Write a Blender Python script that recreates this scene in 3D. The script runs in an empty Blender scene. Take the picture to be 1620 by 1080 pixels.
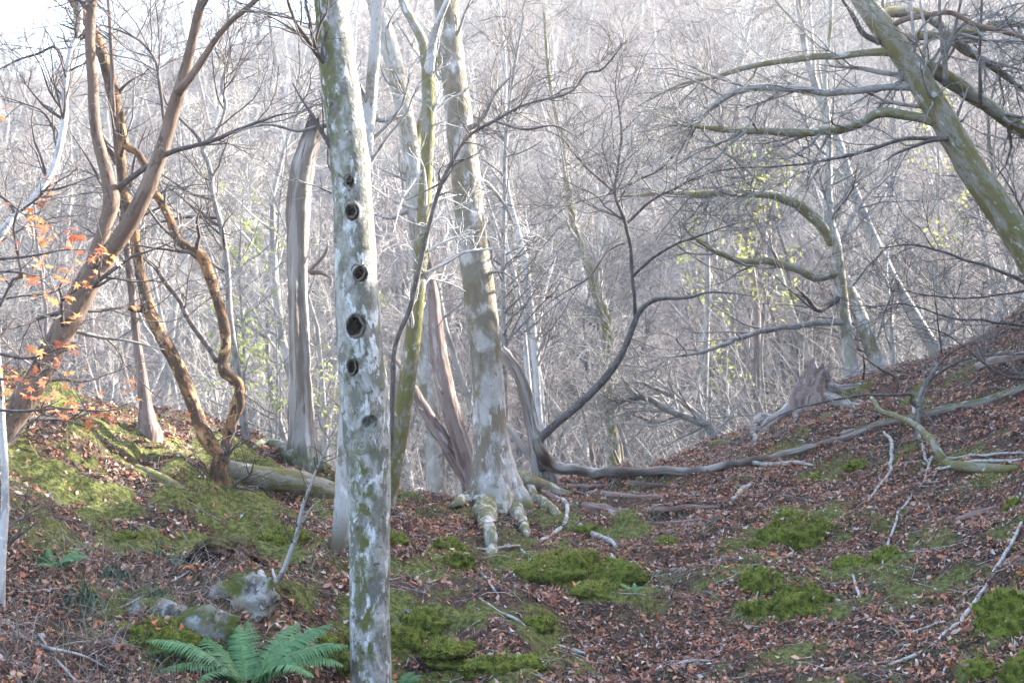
import bpy, math
import numpy as np

# ------------------------------------------------------------------ camera, sky, sun, exposure
sc = bpy.context.scene
F = 2250.0                       # focal length in photograph pixels (1620 wide, 50 mm on 36 mm)
CAM = np.array([0.0, 0.0, 1.6])
PITCH = math.radians(4.0)
cd = bpy.data.cameras.new('camera')
cam = bpy.data.objects.new('camera', cd)
sc.collection.objects.link(cam)
cam.location = CAM
cam.rotation_euler = (math.radians(90) + PITCH, 0, 0)
cd.lens = 50; cd.sensor_width = 36; cd.clip_start = 0.1; cd.clip_end = 2000
cd.dof.use_dof = True; cd.dof.focus_distance = 8.5; cd.dof.aperture_fstop = 5.6
sc.camera = cam

SUN_EL = math.radians(28.5); SUN_AZ = math.radians(64)      # azimuth clockwise from +Y
world = bpy.data.worlds.new('World'); sc.world = world; world.use_nodes = True
wn = world.node_tree
sky = wn.nodes.new('ShaderNodeTexSky'); sky.sky_type = 'NISHITA'; sky.sun_disc = False
sky.sun_elevation = SUN_EL; sky.sun_rotation = SUN_AZ; sky.air_density = 1.0; sky.dust_density = 2.5; sky.ozone_density = 1.5
bg = wn.nodes['Background']; bg.inputs['Strength'].default_value = 0.115
wn.links.new(sky.outputs[0], bg.inputs[0])
sl = bpy.data.lights.new('sun', 'SUN'); sl.energy = 4.3; sl.angle = math.radians(0.6); sl.color = (1.0, 0.95, 0.87)
sun = bpy.data.objects.new('sun', sl); sc.collection.objects.link(sun)
SDIR = np.array([math.sin(SUN_AZ) * math.cos(SUN_EL), math.cos(SUN_AZ) * math.cos(SUN_EL), math.sin(SUN_EL)])
from mathutils import Vector
sun.rotation_euler = Vector(SDIR).to_track_quat('Z', 'Y').to_euler()
sun.location = (12, 8, 14)
sc.view_settings.view_transform = 'Standard'; sc.view_settings.look = 'None'
sc.view_settings.exposure = 3.2; sc.view_settings.gamma = 1.0
sc.cycles.volume_bounces = 1; sc.cycles.max_bounces = 6; sc.cycles.diffuse_bounces = 3
sc.cycles.use_adaptive_sampling = True; sc.cycles.adaptive_threshold = 0.01
sc.cycles.use_denoising = True; sc.cycles.denoiser = 'OPENIMAGEDENOISE'; sc.cycles.denoising_prefilter = 'NONE'; sc.cycles.denoising_input_passes = 'RGB_ALBEDO_NORMAL'

# ------------------------------------------------------------------ helpers: picture <-> place, noise, meshes
rng = np.random.default_rng(11)
FW = np.array([0, math.cos(PITCH), math.sin(PITCH)]); UP = np.array([0, -math.sin(PITCH), math.cos(PITCH)])

def ray(px, py):
    return FW + np.array([1.0, 0, 0]) * (px - 810) / F + UP * (540 - py) / F

def at(px, py, Y):
    d = ray(px, py)
    return CAM + d * (Y / d[1])

def sstep(a, b, x):
    t = np.clip((x - a) / (b - a), 0, 1)
    return t * t * (3 - 2 * t)

def vnoise(p, seed=0):
    p = np.asarray(p, float)
    ip = np.floor(p).astype(np.int64); f = p - ip; f = f * f * (3 - 2 * f)
    D = p.shape[1]; out = np.zeros(len(p))
    pr = (374761393, 668265263, 2147483647)
    for c in range(1 << D):
        h = np.full(len(p), seed * 144665, np.int64); w = np.ones(len(p))
        for k in range(D):
            b = (c >> k) & 1
            h = h + (ip[:, k] + b) * pr[k]
            w = w * (f[:, k] if b else 1 - f[:, k])
        h = (h ^ (h >> 13)) * 1274126177 & 0x7fffffff
        h = (h ^ (h >> 15)) * 2246822519 & 0x7fffffff
        out += w * ((h & 0xffff) / 32767.5 - 1)
    return out

def fbm(p, o=3, seed=0):
    p = np.asarray(p, float); v = np.zeros(len(p)); a = 1.0
    for k in range(o):
        v += a * vnoise(p * 2.03 ** k + 17.3 * k, seed + k); a *= 0.5
    return v

def nrm(v):
    return v / np.maximum(np.linalg.norm(v, axis=-1, keepdims=True), 1e-9)

def mesh_np(name, V, faces, smooth=True, attrs=None):
    V = np.asarray(V, np.float32)
    me = bpy.data.meshes.new(name)
    faces = [np.asarray(f, np.int32) for f in faces if len(f)]
    loops = np.concatenate([f.ravel() for f in faces])
    tot = np.concatenate([np.full(len(f), f.shape[1], np.int32) for f in faces])
    st = np.concatenate([[0], np.cumsum(tot)[:-1]]).astype(np.int32)
    me.vertices.add(len(V)); me.vertices.foreach_set('co', V.ravel())
    me.loops.add(len(loops)); me.loops.foreach_set('vertex_index', loops)
    me.polygons.add(len(tot)); me.polygons.foreach_set('loop_start', st); me.polygons.foreach_set('loop_total', tot)
    if smooth:
        me.polygons.foreach_set('use_smooth', np.ones(len(tot), bool))
    attrs = dict(attrs or {}); tc = attrs.pop('tc', V)
    tv = me.attributes.new('tc', 'FLOAT_VECTOR', 'POINT'); tv.data.foreach_set('vector', np.asarray(tc, np.float32).ravel())
    for k, a in attrs.items():
        a = np.asarray(a, np.float32)
        if a.ndim == 1:
            at_ = me.attributes.new(k, 'FLOAT', 'POINT'); at_.data.foreach_set('value', a)
        else:
            if a.shape[1] == 3: a = np.concatenate([a, np.ones((len(a), 1), np.float32)], 1)
            at_ = me.attributes.new(k, 'FLOAT_COLOR', 'POINT'); at_.data.foreach_set('color', a.ravel())
    me.update(calc_edges=True); me.validate()
    return me

def link(name, me, mat=None, parent=None, loc=None):
    o = bpy.data.objects.new(name, me); sc.collection.objects.link(o)
    if mat is not None and me is not None and len(me.materials) == 0: me.materials.append(mat)
    if parent is not None: o.parent = parent
    if loc is not None: o.location = loc
    return o

def tag(o, label=None, cat=None, group=None, kind=None):
    if label: o['label'] = label
    if cat: o['category'] = cat
    if group: o['group'] = group
    if kind: o['kind'] = kind
    return o

def thing(name, label, cat, loc, group=None):
    o = link(name, None, loc=tuple(loc)); o.empty_display_size = 0.2
    return tag(o, label, cat, group)

# ------------------------------------------------------------------ materials
def new_mat(name):
    m = bpy.data.materials.new(name); m.use_nodes = True
    return m, m.node_tree, m.node_tree.nodes['Principled BSDF']

def nz(nt, scale, detail=4, stretch=(1, 1, 1), dist=0.0, coord='Object', off=0):
    if coord == 'tc':
        tc = nt.nodes.new('ShaderNodeAttribute'); tc.attribute_name = 'tc'; coord = 'Vector'
    else: tc = nt.nodes.new('ShaderNodeTexCoord')
    mp = nt.nodes.new('ShaderNodeMapping')
    mp.inputs['Scale'].default_value = stretch; mp.inputs['Location'].default_value = (off, off * 1.7, off * 0.6)
    n = nt.nodes.new('ShaderNodeTexNoise'); n.inputs['Scale'].default_value = scale
    n.inputs['Detail'].default_value = detail; n.inputs['Roughness'].default_value = 0.62; n.inputs['Distortion'].default_value = dist
    nt.links.new(tc.outputs[coord], mp.inputs[0]); nt.links.new(mp.outputs[0], n.inputs['Vector'])
    return n.outputs[0]

def rmp(nt, s, lo, hi):
    n = nt.nodes.new('ShaderNodeMapRange'); n.interpolation_type = 'SMOOTHSTEP'
    n.inputs[1].default_value = lo; n.inputs[2].default_value = hi
    nt.links.new(s, n.inputs[0]); return n.outputs[0]

def mul(nt, a, b):
    n = nt.nodes.new('ShaderNodeMath'); n.operation = 'MULTIPLY'
    nt.links.new(a, n.inputs[0])
    if isinstance(b, float): n.inputs[1].default_value = b
    else: nt.links.new(b, n.inputs[1])
    return n.outputs[0]

def mixc(nt, fac, a, b):
    n = nt.nodes.new('ShaderNodeMix'); n.data_type = 'RGBA'
    nt.links.new(fac, n.inputs[0])
    for v, k in ((a, 6), (b, 7)):
        if isinstance(v, tuple): n.inputs[k].default_value = (*v, 1)
        else: nt.links.new(v, n.inputs[k])
    return n.outputs[2]

def attr(nt, name, col=False):
    n = nt.nodes.new('ShaderNodeAttribute'); n.attribute_name = name
    return n.outputs['Color' if col else 'Fac']

def bump(nt, bsdf, s, strength, dist=0.01):
    b = nt.nodes.new('ShaderNodeBump'); b.inputs['Strength'].default_value = strength; b.inputs['Distance'].default_value = dist
    nt.links.new(s, b.inputs['Height']); nt.links.new(b.outputs[0], bsdf.inputs['Normal'])

def bark(name, base, layers, bmp=(60, 0.6, (1, 1, 1)), rough=0.9, masks=()):
    m, nt, b = new_mat(name); b.inputs['Roughness'].default_value = rough
    b.inputs['Specular IOR Level'].default_value = 0.2
    col = base
    for i, (c, s, lo, hi, st) in enumerate(layers):
        col = mixc(nt, rmp(nt, nz(nt, s, 5, st, 0.4, 'tc', i * 3.1 + 1), lo, hi), col, c)
    for an, c, s, lo, hi in masks:              # attribute-driven growths (moss, rotten wood)
        f = mul(nt, attr(nt, an), rmp(nt, nz(nt, s, 5, (1, 1, .6), 0.5, 'tc', 9.0), lo, hi))
        col = mixc(nt, f, col, c)
    if isinstance(col, tuple): b.inputs['Base Color'].default_value = (*col, 1)
    else: nt.links.new(col, b.inputs['Base Color'])
    bump(nt, b, nz(nt, bmp[0], 6, bmp[2], 0, 'tc'), bmp[1], 0.012)
    return m

MOSS = (0.085, 0.10, 0.022); I1 = (1, 1, 1)
M_holes = bark('lichen_bark', (0.36, 0.35, 0.33),
    [((0.15, 0.145, 0.13), 11, .42, .58, (1, 1, .55)), ((0.56, 0.58, 0.58), 18, .55, .63, (1, 1, .5)), ((0.07, 0.065, 0.055), 28, .58, .66, (1, 1, .8)),
     ((0.11, 0.10, 0.085), 45, .60, .70, (1, 1, .6)), ((0.62, 0.62, 0.58), 60, .66, .72, I1), ((0.30, 0.26, 0.19), 26, .62, .72, (1, 1, .4))],
    bmp=(55, 0.9, (1, 1, .7)), masks=[('moss', (0.105, 0.11, 0.035), 22, .40, .56), ('hole', (0.03, 0.02, 0.015), 5, 0.0, 0.1)])
M_beech = bark('beech_bark', (0.42, 0.40, 0.38),
    [((0.20, 0.165, 0.12), 5, .48, .60, (1, 1, .5)), ((0.60, 0.60, 0.58), 12, .57, .65, (1, 1, .4)),
     ((0.13, 0.11, 0.08), 40, .60, .70, (1, 1, .5)), ((0.24, 0.16, 0.09), 9, .62, .72, (1, 1, .3))],
    bmp=(40, 0.9, (1, 1, .4)), masks=[('moss', (0.115, 0.115, 0.035), 14, .38, .56), ('brown', (0.125, 0.105, 0.065), 7, .34, .54)])
M_mossy = bark('mossy_bark', (0.235, 0.22, 0.19),
    [((0.15, 0.13, 0.055), 10, .42, .58, (1, 1, .4)), ((0.46, 0.46, 0.43), 18, .58, .66, (1, 1, .5)), ((0.125, 0.12, 0.04), 24, .54, .66, (1, 1, .4)),
     ((0.09, 0.08, 0.06), 50, .60, .70, I1)], bmp=(50, 0.9, (1, 1, .6)), masks=[('moss', (0.135, 0.128, 0.04), 18, .40, .58)])
M_maple = bark('brown_bark', (0.145, 0.095, 0.07),
    [((0.20, 0.14, 0.105), 8, .45, .6, (1, 1, .35)), ((0.08, 0.052, 0.04), 20, .52, .64, (1, 1, .35)), ((0.30, 0.27, 0.24), 34, .62, .70, (1, 1, .7))],
    bmp=(45, 0.8, (1, 1, .35)))
M_flaky = bark('flaky_orange_bark', (0.25, 0.125, 0.055),
    [((0.42, 0.26, 0.13), 9, .54, .62, (1, 1, .6)), ((0.085, 0.05, 0.03), 11, .44, .52, (1, 1, .55)), ((0.05, 0.032, 0.022), 26, .52, .60, (1, 1, .6)), ((0.55, 0.46, 0.34), 26, .64, .70, (1, 1, .6))],
    bmp=(30, 1.0, (1, 1, .6)))
M_dead = bark('weathered_dead_wood', (0.28, 0.26, 0.24),
    [((0.15, 0.125, 0.105), 14, .43, .58, (1, 1, .10)), ((0.46, 0.44, 0.41), 20, .56, .66, (1, 1, .06)), ((0.09, 0.065, 0.05), 40, .60, .68, (1, 1, .06))],
    bmp=(50, 1.0, (1, 1, .06)), masks=[('moss', (0.08, 0.10, 0.025), 14, .38, .55), ('hole', (0.05, 0.035, 0.028), 5, 0.0, 0.1)])
M_deadbrown = bark('brown_dead_wood', (0.22, 0.165, 0.145),
    [((0.12, 0.08, 0.065), 16, .46, .6, (1, 1, .12)), ((0.36, 0.31, 0.28), 22, .56, .66, (1, 1, .1))], bmp=(50, 1.0, (1, 1, .1)))
M_grey = bark('grey_sapling_bark', (0.24, 0.225, 0.21), [((0.13, 0.12, 0.11), 20, .48, .6, (1, 1, .5)), ((0.42, 0.42, 0.40), 34, .60, .67, I1)], bmp=(60, .5, I1))
M_maple2 = bark('dark_grey_bark', (0.12, 0.11, 0.105), [((0.075, 0.065, 0.06), 18, .46, .6, (1, 1, .5)), ((0.22, 0.215, 0.21), 34, .60, .68, I1)], bmp=(60, .6, I1))
M_dark = bark('dark_twig_bark', (0.085, 0.07, 0.065), [((0.15, 0.13, 0.12), 20, .5, .62, I1)], bmp=(60, .4, I1))
M_pale = bark('pale_stem_bark', (0.48, 0.465, 0.45), [((0.31, 0.295, 0.285), 12, .5, .6, (1, 1, .4)), ((0.60, 0.58, 0.54), 30, .56, .64, I1)], bmp=(50, .5, I1))
M_stick = bark('bleached_stick', (0.36, 0.345, 0.32), [((0.20, 0.18, 0.16), 16, .48, .6, I1), ((0.50, 0.49, 0.46), 30, .58, .66, I1)], bmp=(60, .5, I1))
M_twA = bark('pale_twigs', (0.33, 0.31, 0.285), [((0.19, 0.175, 0.165), 2, .45, .6, I1)], bmp=(30, .2, I1))
M_twB = bark('pinkish_twigs', (0.24, 0.205, 0.19), [((0.15, 0.125, 0.12), 2, .45, .6, I1)], bmp=(30, .2, I1))
M_twC = bark('grey_twigs', (0.16, 0.152, 0.145), [((0.09, 0.085, 0.082), 2, .45, .6, I1)], bmp=(30, .2, I1))
M_rotten = bark('rotten_heartwood', (0.03, 0.02, 0.015), [((0.05, 0.03, 0.02), 40, .5, .6, I1)], bmp=(60, .6, I1))
M_callus = bark('callus_bark', (0.15, 0.125, 0.105), [((0.12, 0.10, 0.085), 40, .46, .58, I1), ((0.28, 0.27, 0.25), 50, .62, .70, I1)], bmp=(90, .9, I1))
M_rock = bark('lichened_rock', (0.19, 0.175, 0.15),
    [((0.27, 0.28, 0.27), 7, .50, .60, I1), ((0.08, 0.08, 0.075), 16, .54, .62, I1), ((0.42, 0.43, 0.42), 30, .60, .68, I1), ((0.09, 0.10, 0.025), 6, .46, .60, I1), ((0.16, 0.12, 0.08), 11, .62, .7, I1)], bmp=(24, 1.0, I1))

def leafmat(name, transl=0.3, rough=0.6):
    m, nt, b = new_mat(name); b.inputs['Roughness'].default_value = rough; b.inputs['Specular IOR Level'].default_value = 0.3
    c = attr(nt, 'col', True); nt.links.new(c, b.inputs['Base Color'])
    t = nt.nodes.new('ShaderNodeBsdfTranslucent'); nt.links.new(c, t.inputs[0])
    mx = nt.nodes.new('ShaderNodeMixShader'); mx.inputs[0].default_value = transl
    nt.links.new(b.outputs[0], mx.inputs[1]); nt.links.new(t.outputs[0], mx.inputs[2])
    nt.links.new(mx.outputs[0], nt.nodes['Material Output'].inputs['Surface'])
    return m
M_leaf = leafmat('fallen_leaves', 0.08, 0.7)
M_live = leafmat('living_leaves', 0.35, 0.45)
M_moss = leafmat('moss_blades', 0.2, 0.8)

def ground_mat():
    m, nt, b = new_mat('forest_floor'); b.inputs['Roughness'].default_value = 0.95; b.inputs['Specular IOR Level'].default_value = 0.1
    col = mixc(nt, rmp(nt, nz(nt, 1.2, 5), .4, .62), (0.026, 0.019, 0.016), (0.058, 0.039, 0.030))
    col = mixc(nt, rmp(nt, nz(nt, 45, 4, off=4), .50, .60), col, (0.14, 0.085, 0.06))
    col = mixc(nt, rmp(nt, nz(nt, 80, 3, off=8), .60, .66), col, (0.24, 0.18, 0.15))
    mo = mixc(nt, rmp(nt, nz(nt, 30, 5, off=2), .42, .62), (0.06, 0.068, 0.02), (0.16, 0.165, 0.05))
    col = mixc(nt, attr(nt, 'moss'), col, mo)
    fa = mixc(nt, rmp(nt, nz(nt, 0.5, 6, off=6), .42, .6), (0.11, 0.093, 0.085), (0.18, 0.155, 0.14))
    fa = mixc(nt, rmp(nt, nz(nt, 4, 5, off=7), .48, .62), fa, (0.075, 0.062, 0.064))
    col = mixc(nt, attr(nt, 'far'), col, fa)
    nt.links.new(col, b.inputs['Base Color'])
    bump(nt, b, nz(nt, 38, 6), 1.0, 0.03)
    return m
M_ground = ground_mat()

# ------------------------------------------------------------------ terrain: saddle, mossy knoll, leafy bank, far hillside
CT = [(0,1080,6.0),(150,1080,6.2),(300,1080,6.5),(450,1080,6.9),(600,1080,7.6),(800,1080,7.4),(1000,1080,7.75),(1200,1080,7.3),(1400,1080,7.0),(1620,1080,6.5),
 (0,950,6.6),(150,960,6.9),(300,960,7.15),(420,940,7.5),(500,960,7.7),(620,960,8.15),(750,960,8.4),(900,980,8.55),(1050,980,8.9),(1250,980,8.5),(1450,980,8.1),(1620,960,7.5),
 (0,860,7.2),(150,860,7.8),(330,870,8.2),(460,880,8.6),(540,870,9.0),(680,870,9.5),(780,880,10.2),(900,920,9.7),(1050,900,10.2),(1200,900,9.8),(1400,880,9.5),(1620,850,8.8),
 (0,760,8.0),(150,760,8.8),(350,770,9.3),(450,780,10),(620,800,11.2),(700,790,12.2),(785,795,12.8),(900,800,12.4),(1000,820,11.8),(1150,810,11.6),(1300,790,11.5),(1500,760,11.0),(1620,740,10.6),
 (0,690,8.9),(100,622,10.4),(235,672,10.7),(300,690,10.8),(400,692,11.2),(480,735,11.2),(560,760,12),(650,775,13),(720,778,13.5),
 (860,762,13.7),(950,752,14),(1060,728,14.5),(1150,690,15),(1220,672,15.1),(1300,622,15.5),(1400,592,16),(1500,560,16),(1620,508,16),
 (1300,705,13.5),(1450,670,13.4),(1620,630,12.9)]
pts = [tuple(at(*c)) for c in CT] + [
 (5,8,2.9),(7,10,5.3),(8.2,12,7.5),(9,13.5,8.5),(10,10,8.2),(12,12,9.2),(8,5,6.0),(5,3,2.6),(3,0,1.0),(10,0,7),(12,17,9.9),(8.3,17,5.4),(9,21,3.0),(9.5,24,2.4),
 (-4.6,5,1.0),(-5,7,1.5),(-5.2,9,1.8),(-7,11,1.9),(-9,7,1.6),(-10,12,1.0),(-4,0,0.1),(0,0,0),(0,3,0.02),(2,3,0.08),(-2,3,0.1),(-6,14,0.8),(-9,16,-.6),(0,-5,-.6),(0,5.2,.12),
 (-4,13.2,1.35),(-2.4,13.8,.85),(-4,17,-.5),(-1,17,-.3),(1,16.2,.5),(3,18.2,1.0),(4,19.5,1.5),(6.6,19,2.8),(7.5,22,2.2),(0,22,-1.6),(-6,22,-2.2),(4,23,0.0),(8,26,1.2),(-12,22,-2.5),(14,26,8.5),(11.5,22,6.6),(14,20,11.2),(14,15,10.6),(-12,0,1)]
CP = np.array(pts)
def _phi(d2): return np.sqrt(d2 + 0.35)
_n = len(CP); _A = np.zeros((_n + 3, _n + 3)); _d = CP[:, None, :2] - CP[None, :, :2]
_A[:_n, :_n] = _phi((_d ** 2).sum(2)) - 0.02 * np.eye(_n)
_A[:_n, _n] = 1; _A[:_n, _n + 1:] = CP[:, :2]; _A[_n:, :_n] = _A[:_n, _n:].T
_w = np.linalg.solve(_A, np.concatenate([CP[:, 2], np.zeros(3)]))
HOL = at(352, 900, 7.85)
STEPS = [at(1000, y, Y)[1] for y, Y in ((775, 13.1), (800, 12.3), (822, 11.7))]

def H(x, y, fine=True):
    x = np.atleast_1d(np.asarray(x, float)); y = np.atleast_1d(np.asarray(y, float))
    xc = np.clip(x, -14, 14); yc = np.clip(y, -6, 28)
    z = _w[_n] + _w[_n + 1] * xc + _w[_n + 2] * yc
    for i in range(_n):
        z += _w[i] * _phi((xc - CP[i, 0]) ** 2 + (yc - CP[i, 1]) ** 2)
    t = np.maximum(y - 25, 0); rise = 0.50 * (np.sqrt(t * t + 60) - math.sqrt(60)); rise = np.where(rise > 41, 41 + 3 * np.tanh((rise - 41) / 9), rise)
    lf = 0.90 + 0.10 * sstep(-38, -6, x)
    far = -1.9 + 0.09 * np.clip(x, -30, 60) + rise * lf + 9.0 * sstep(10, 17, x) * np.exp(-((y - 25) / 9) ** 2)
    w = sstep(20, 27, y); z = z * (1 - w) + far * w
    z += w * 1.2 * fbm(np.stack([x, y], 1) / 14, 3, 5)
    if fine:
        p = np.stack([x, y], 1); near = 1 - sstep(18, 30, y)
        z += near * ((0.075 + .05 * sstep(.8, -.6, x)) * fbm(p / 0.7, 3, 21) + 0.028 * fbm(p / 0.16, 2, 33))
        z -= 0.26 * np.exp(-((x - HOL[0]) / .22) ** 4 - ((y - HOL[1]) / .15) ** 4)
        for sy in STEPS:                                     # root-held steps on the worn path
            k = np.exp(-((x - 1.05) / .75) ** 2)
            z += k * 0.05 * np.tanh((y - sy - .12 * vnoise(np.stack([x * 2.2, x * 0 + sy], 1), 3)) / .035) * np.exp(-((y - sy) / .35) ** 2)
    return z

def h1(x, y): return float(H(x, y)[0])

def G(px, py):
    d = ray(px, py); t = np.linspace(4.5, 30, 2600)
    P = CAM + t[:, None] * d[None]
    below = np.nonzero(P[:, 2] < H(P[:, 0], P[:, 1]))[0]
    p = P[below[0]] if len(below) else P[-1]
    if p[1] > 17.3:                       # sight line clears the crest: take the crest itself
        k = P[:, 1] < 16.8; p = P[k][np.argmin(P[k][:, 2] - H(P[k][:, 0], P[k][:, 1]))]
    return np.array([p[0], p[1], h1(p[0], p[1])])

MB = [(120,650,.9),(250,690,.7),(60,745,.6),(180,770,.7),(300,760,.5),(420,730,.8),(220,840,.5),(420,850,.45),(240,1000,.35),(520,1000,.4),(640,950,.5),(700,1000,.5),(680,870,.3),
 (620,770,.5),(850,830,.75),(900,890,.6),(1000,820,.25),(1270,825,.5),(1220,900,.4),(1350,900,.3),(1400,940,.35),(1600,940,.5),(1560,1050,.3),(1310,1020,.22),(1100,860,.2),(1420,720,.3),
 (1330,740,.3),(1500,600,.3),(720,1050,.4),(800,1010,.3),(990,780,.3),(1230,640,.3),(90,860,.3),(360,830,.4),(560,800,.4),(1560,760,.3),(1180,870,.25),(1000,935,.25),(740,900,.3)]
MM = [(1272,838,58,34,'long bright moss cushion, uppermost of the cushions beside the path'), (1212,918,34,28,'bright moss cushion between longer cushion and the twin low ones'), (1268,948,46,36,'round dark green moss cushion on the leafy bank'),
 (1205,962,30,20,'low wide moss cushion at the path edge beside the round one'), (1196,862,12,13,'tiny ball of moss on the path side'), (905,905,92,46,'broad mossy earth hump below the beech roots'), (945,935,44,20,'flat dark moss pad at the path edge under the broad hump'),
 (708,862,26,18,'small moss-capped stone on the leafy slope'), (722,886,28,18,'moss tuft just below the moss-capped stone'), (1350,890,26,16,'small moss pad in leaves uphill of round cushion'), (1410,880,24,20,'dark mossy lump on the leafy bank'), (1605,965,60,50,'large vivid moss mound at the upper end of a long thin stick'),
 (1552,1058,30,20,'small moss cushion at the middle of the long thin stick'), (1625,1065,40,36,'moss hummock below the large vivid moss mound'), (660,985,40,28,'mossy hummock on the path side of the holed tree foot'), (700,1030,46,24,'flat mossy clump on the slope by the holed tree'),
 (800,1050,50,22,'low mossy patch by the lower slanting stick'), (845,985,30,16,'mossy ridge on the leafy slope'), (640,1010,30,26,'dark mossy knob beside the holed tree'), (530,1030,44,40,'moss mound between the fern and holed tree foot'), (240,1010,60,40,'mossy slab beneath the lichened rock'),
 (930,838,22,12,'small moss pad among the beech roots'), (860,975,14,10,'tiny moss tuft below the earth hump'), (1060,856,16,9,'tiny moss tuft in the middle of the path'), (620,850,22,14,'moss tuft behind the holed tree'), (1360,735,22,10,'moss tuft below the long fallen trunk'),
 (1290,755,14,9,'mossy pebble below the long fallen trunk'), (1612,795,18,14,'dark moss knob on the leafy bank'), (440,850,40,20,'mossy earth lip above the dark hollow'), (195,850,26,12,'mossy stone end in the mossy knoll leaves')]
MBW = [(G(a, b), r, .95) for a, b, r in MB] + [(lambda g_: (g_ + np.array([0, w * g_[1] / F * .35, 0]), 1.25 * w * g_[1] / F, 1.7))(G(a, b + h * .55)) for a, b, w, h, _ in MM]
def moss_at(x, y):
    m = np.zeros(len(x))
    for g, r, st_ in MBW: m += st_ * np.exp(-((x - g[0]) ** 2 + (y - g[1]) ** 2) / (r * r))
    p = np.stack([x, y], 1)
    m += .75 * sstep(.25, .75, fbm(p / .45, 3, 61)) * sstep(5.2, 3., x - .35 * (y - 8))
    return np.clip(m, 0, 1.5) * sstep(-.5, .45, fbm(p / .30, 3, 51) + .9 * fbm(p / .085, 3, 57)) * 0.95

def axis(a, b, step, lo, hi):
    c = list(np.arange(a, b, step)); s = step
    while c[-1] < hi: s = min(s * 1.16, 6); c.append(c[-1] + s)
    s = step
    while c[0] > lo: s = min(s * 1.16, 6); c.insert(0, c[0] - s)
    return np.array(c)
gx = axis(-5.2, 6.2, 0.042, -130, 130); gy = axis(5.2, 17.0, 0.042, -40, 165)
GX, GY = np.meshgrid(gx, gy); GZ = H(GX.ravel(), GY.ravel())
nx, ny = len(gx), len(gy); ii = np.arange(nx * ny).reshape(ny, nx)
quads = np.stack([ii[:-1, :-1], ii[:-1, 1:], ii[1:, 1:], ii[1:, :-1]], -1).reshape(-1, 4)
gm = moss_at(GX.ravel(), GY.ravel())
GZ = GZ + gm * 0.018 * (1 + vnoise(np.stack([GX.ravel(), GY.ravel()], 1) / .07, 8))
ground = link('ground', mesh_np('ground', np.stack([GX.ravel(), GY.ravel(), GZ], 1), [quads],
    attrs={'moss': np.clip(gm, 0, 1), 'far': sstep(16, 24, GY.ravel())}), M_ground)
tag(ground, 'leaf-strewn forest floor of a saddle between two mossy banks', kind='structure')

def gnormal(x, y, e=0.03):
    zx = (H(x + e, y) - H(x - e, y)) / (2 * e); zy = (H(x, y + e) - H(x, y - e)) / (2 * e)
    return nrm(np.stack([-zx, -zy, np.ones_like(zx)], 1))

def scatter(n, y0=5.3, y1=16.8, wide=0.42):
    y = np.sqrt(rng.uniform(y0 ** 2, y1 ** 2, n)); return rng.uniform(-wide, wide + .1, n) * y, y

# ------------------------------------------------------------------ tubes and branching
def tubes(P, R, S):
    N, K, _ = P.shape
    T = np.empty_like(P); T[:, 1:-1] = P[:, 2:] - P[:, :-2]; T[:, 0] = P[:, 1] - P[:, 0]; T[:, -1] = P[:, -1] - P[:, -2]; T = nrm(T)
    D = nrm(P[:, -1] - P[:, 0]); ref = np.zeros((N, 3)); k = np.argmin(np.abs(D), 1); ref[np.arange(N), k] = 1
    U = nrm(ref[:, None] - (T * ref[:, None]).sum(2, keepdims=True) * T); W = np.cross(T, U)
    a = np.arange(S) * 2 * math.pi / S
    V = P[:, :, None] + R[:, :, None, None] * (U[:, :, None] * np.cos(a)[None, None, :, None] + W[:, :, None] * np.sin(a)[None, None, :, None])
    idx = np.arange(N * K * S).reshape(N, K, S); nx_ = np.roll(idx, -1, 2)
    Q = np.stack([idx[:, :-1], nx_[:, :-1], nx_[:, 1:], idx[:, 1:]], -1).reshape(-1, 4)
    return V.reshape(-1, 3), Q

def merge(parts):
    Vs, Qs, o = [], [], 0
    for V, Q in parts:
        Vs.append(V); Qs.append(Q + o); o += len(V)
    return np.concatenate(Vs), np.concatenate(Qs)

def grow(r, P, R, num, t=(.2, 1), L=(.3, .6), ang=(30, 65), K=5, rr=.55, rtip=.002, wander=.22, up=.08, flat=0., rel=False, rmax=1.):
    N, Kp = R.shape
    sl_ = np.linalg.norm(np.diff(P, axis=1), axis=2).sum(1)
    idx = r.choice(N, num, p=sl_ / sl_.sum()); tt = r.uniform(t[0], t[1], num) * (Kp - 1.001)
    i0 = tt.astype(int); f = (tt - i0)[:, None]
    p = P[idx, i0] * (1 - f) + P[idx, i0 + 1] * f; tan = nrm(P[idx, i0 + 1] - P[idx, i0])
    r0 = (R[idx, i0] * (1 - f[:, 0]) + R[idx, i0 + 1] * f[:, 0]) * rr * r.uniform(.7, 1.1, num)
    r0 = np.clip(r0, rtip, rmax)
    v = r.normal(size=(num, 3)); v[:, 2] *= (1 - flat); v = nrm(v - (v * tan).sum(1, keepdims=True) * tan)
    a = np.radians(r.uniform(ang[0], ang[1], num))[:, None]
    d = nrm(tan * np.cos(a) + v * np.sin(a) + np.array([0, 0, up]))
    ln = r.uniform(L[0], L[1], num) * (1 - .45 * tt / Kp)
    if rel: ln = ln * sl_[idx]
    out = [p]; st = (ln / (K - 1))[:, None]
    for k in range(K - 1):
        d = nrm(d + r.normal(size=(num, 3)) * wander + np.array([0, 0, up * .5])); p = p + d * st; out.append(p)
    s = np.linspace(0, 1, K)[None]
    return np.stack(out, 1), r0[:, None] * (1 - s) + min(rtip, 1) * s

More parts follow.
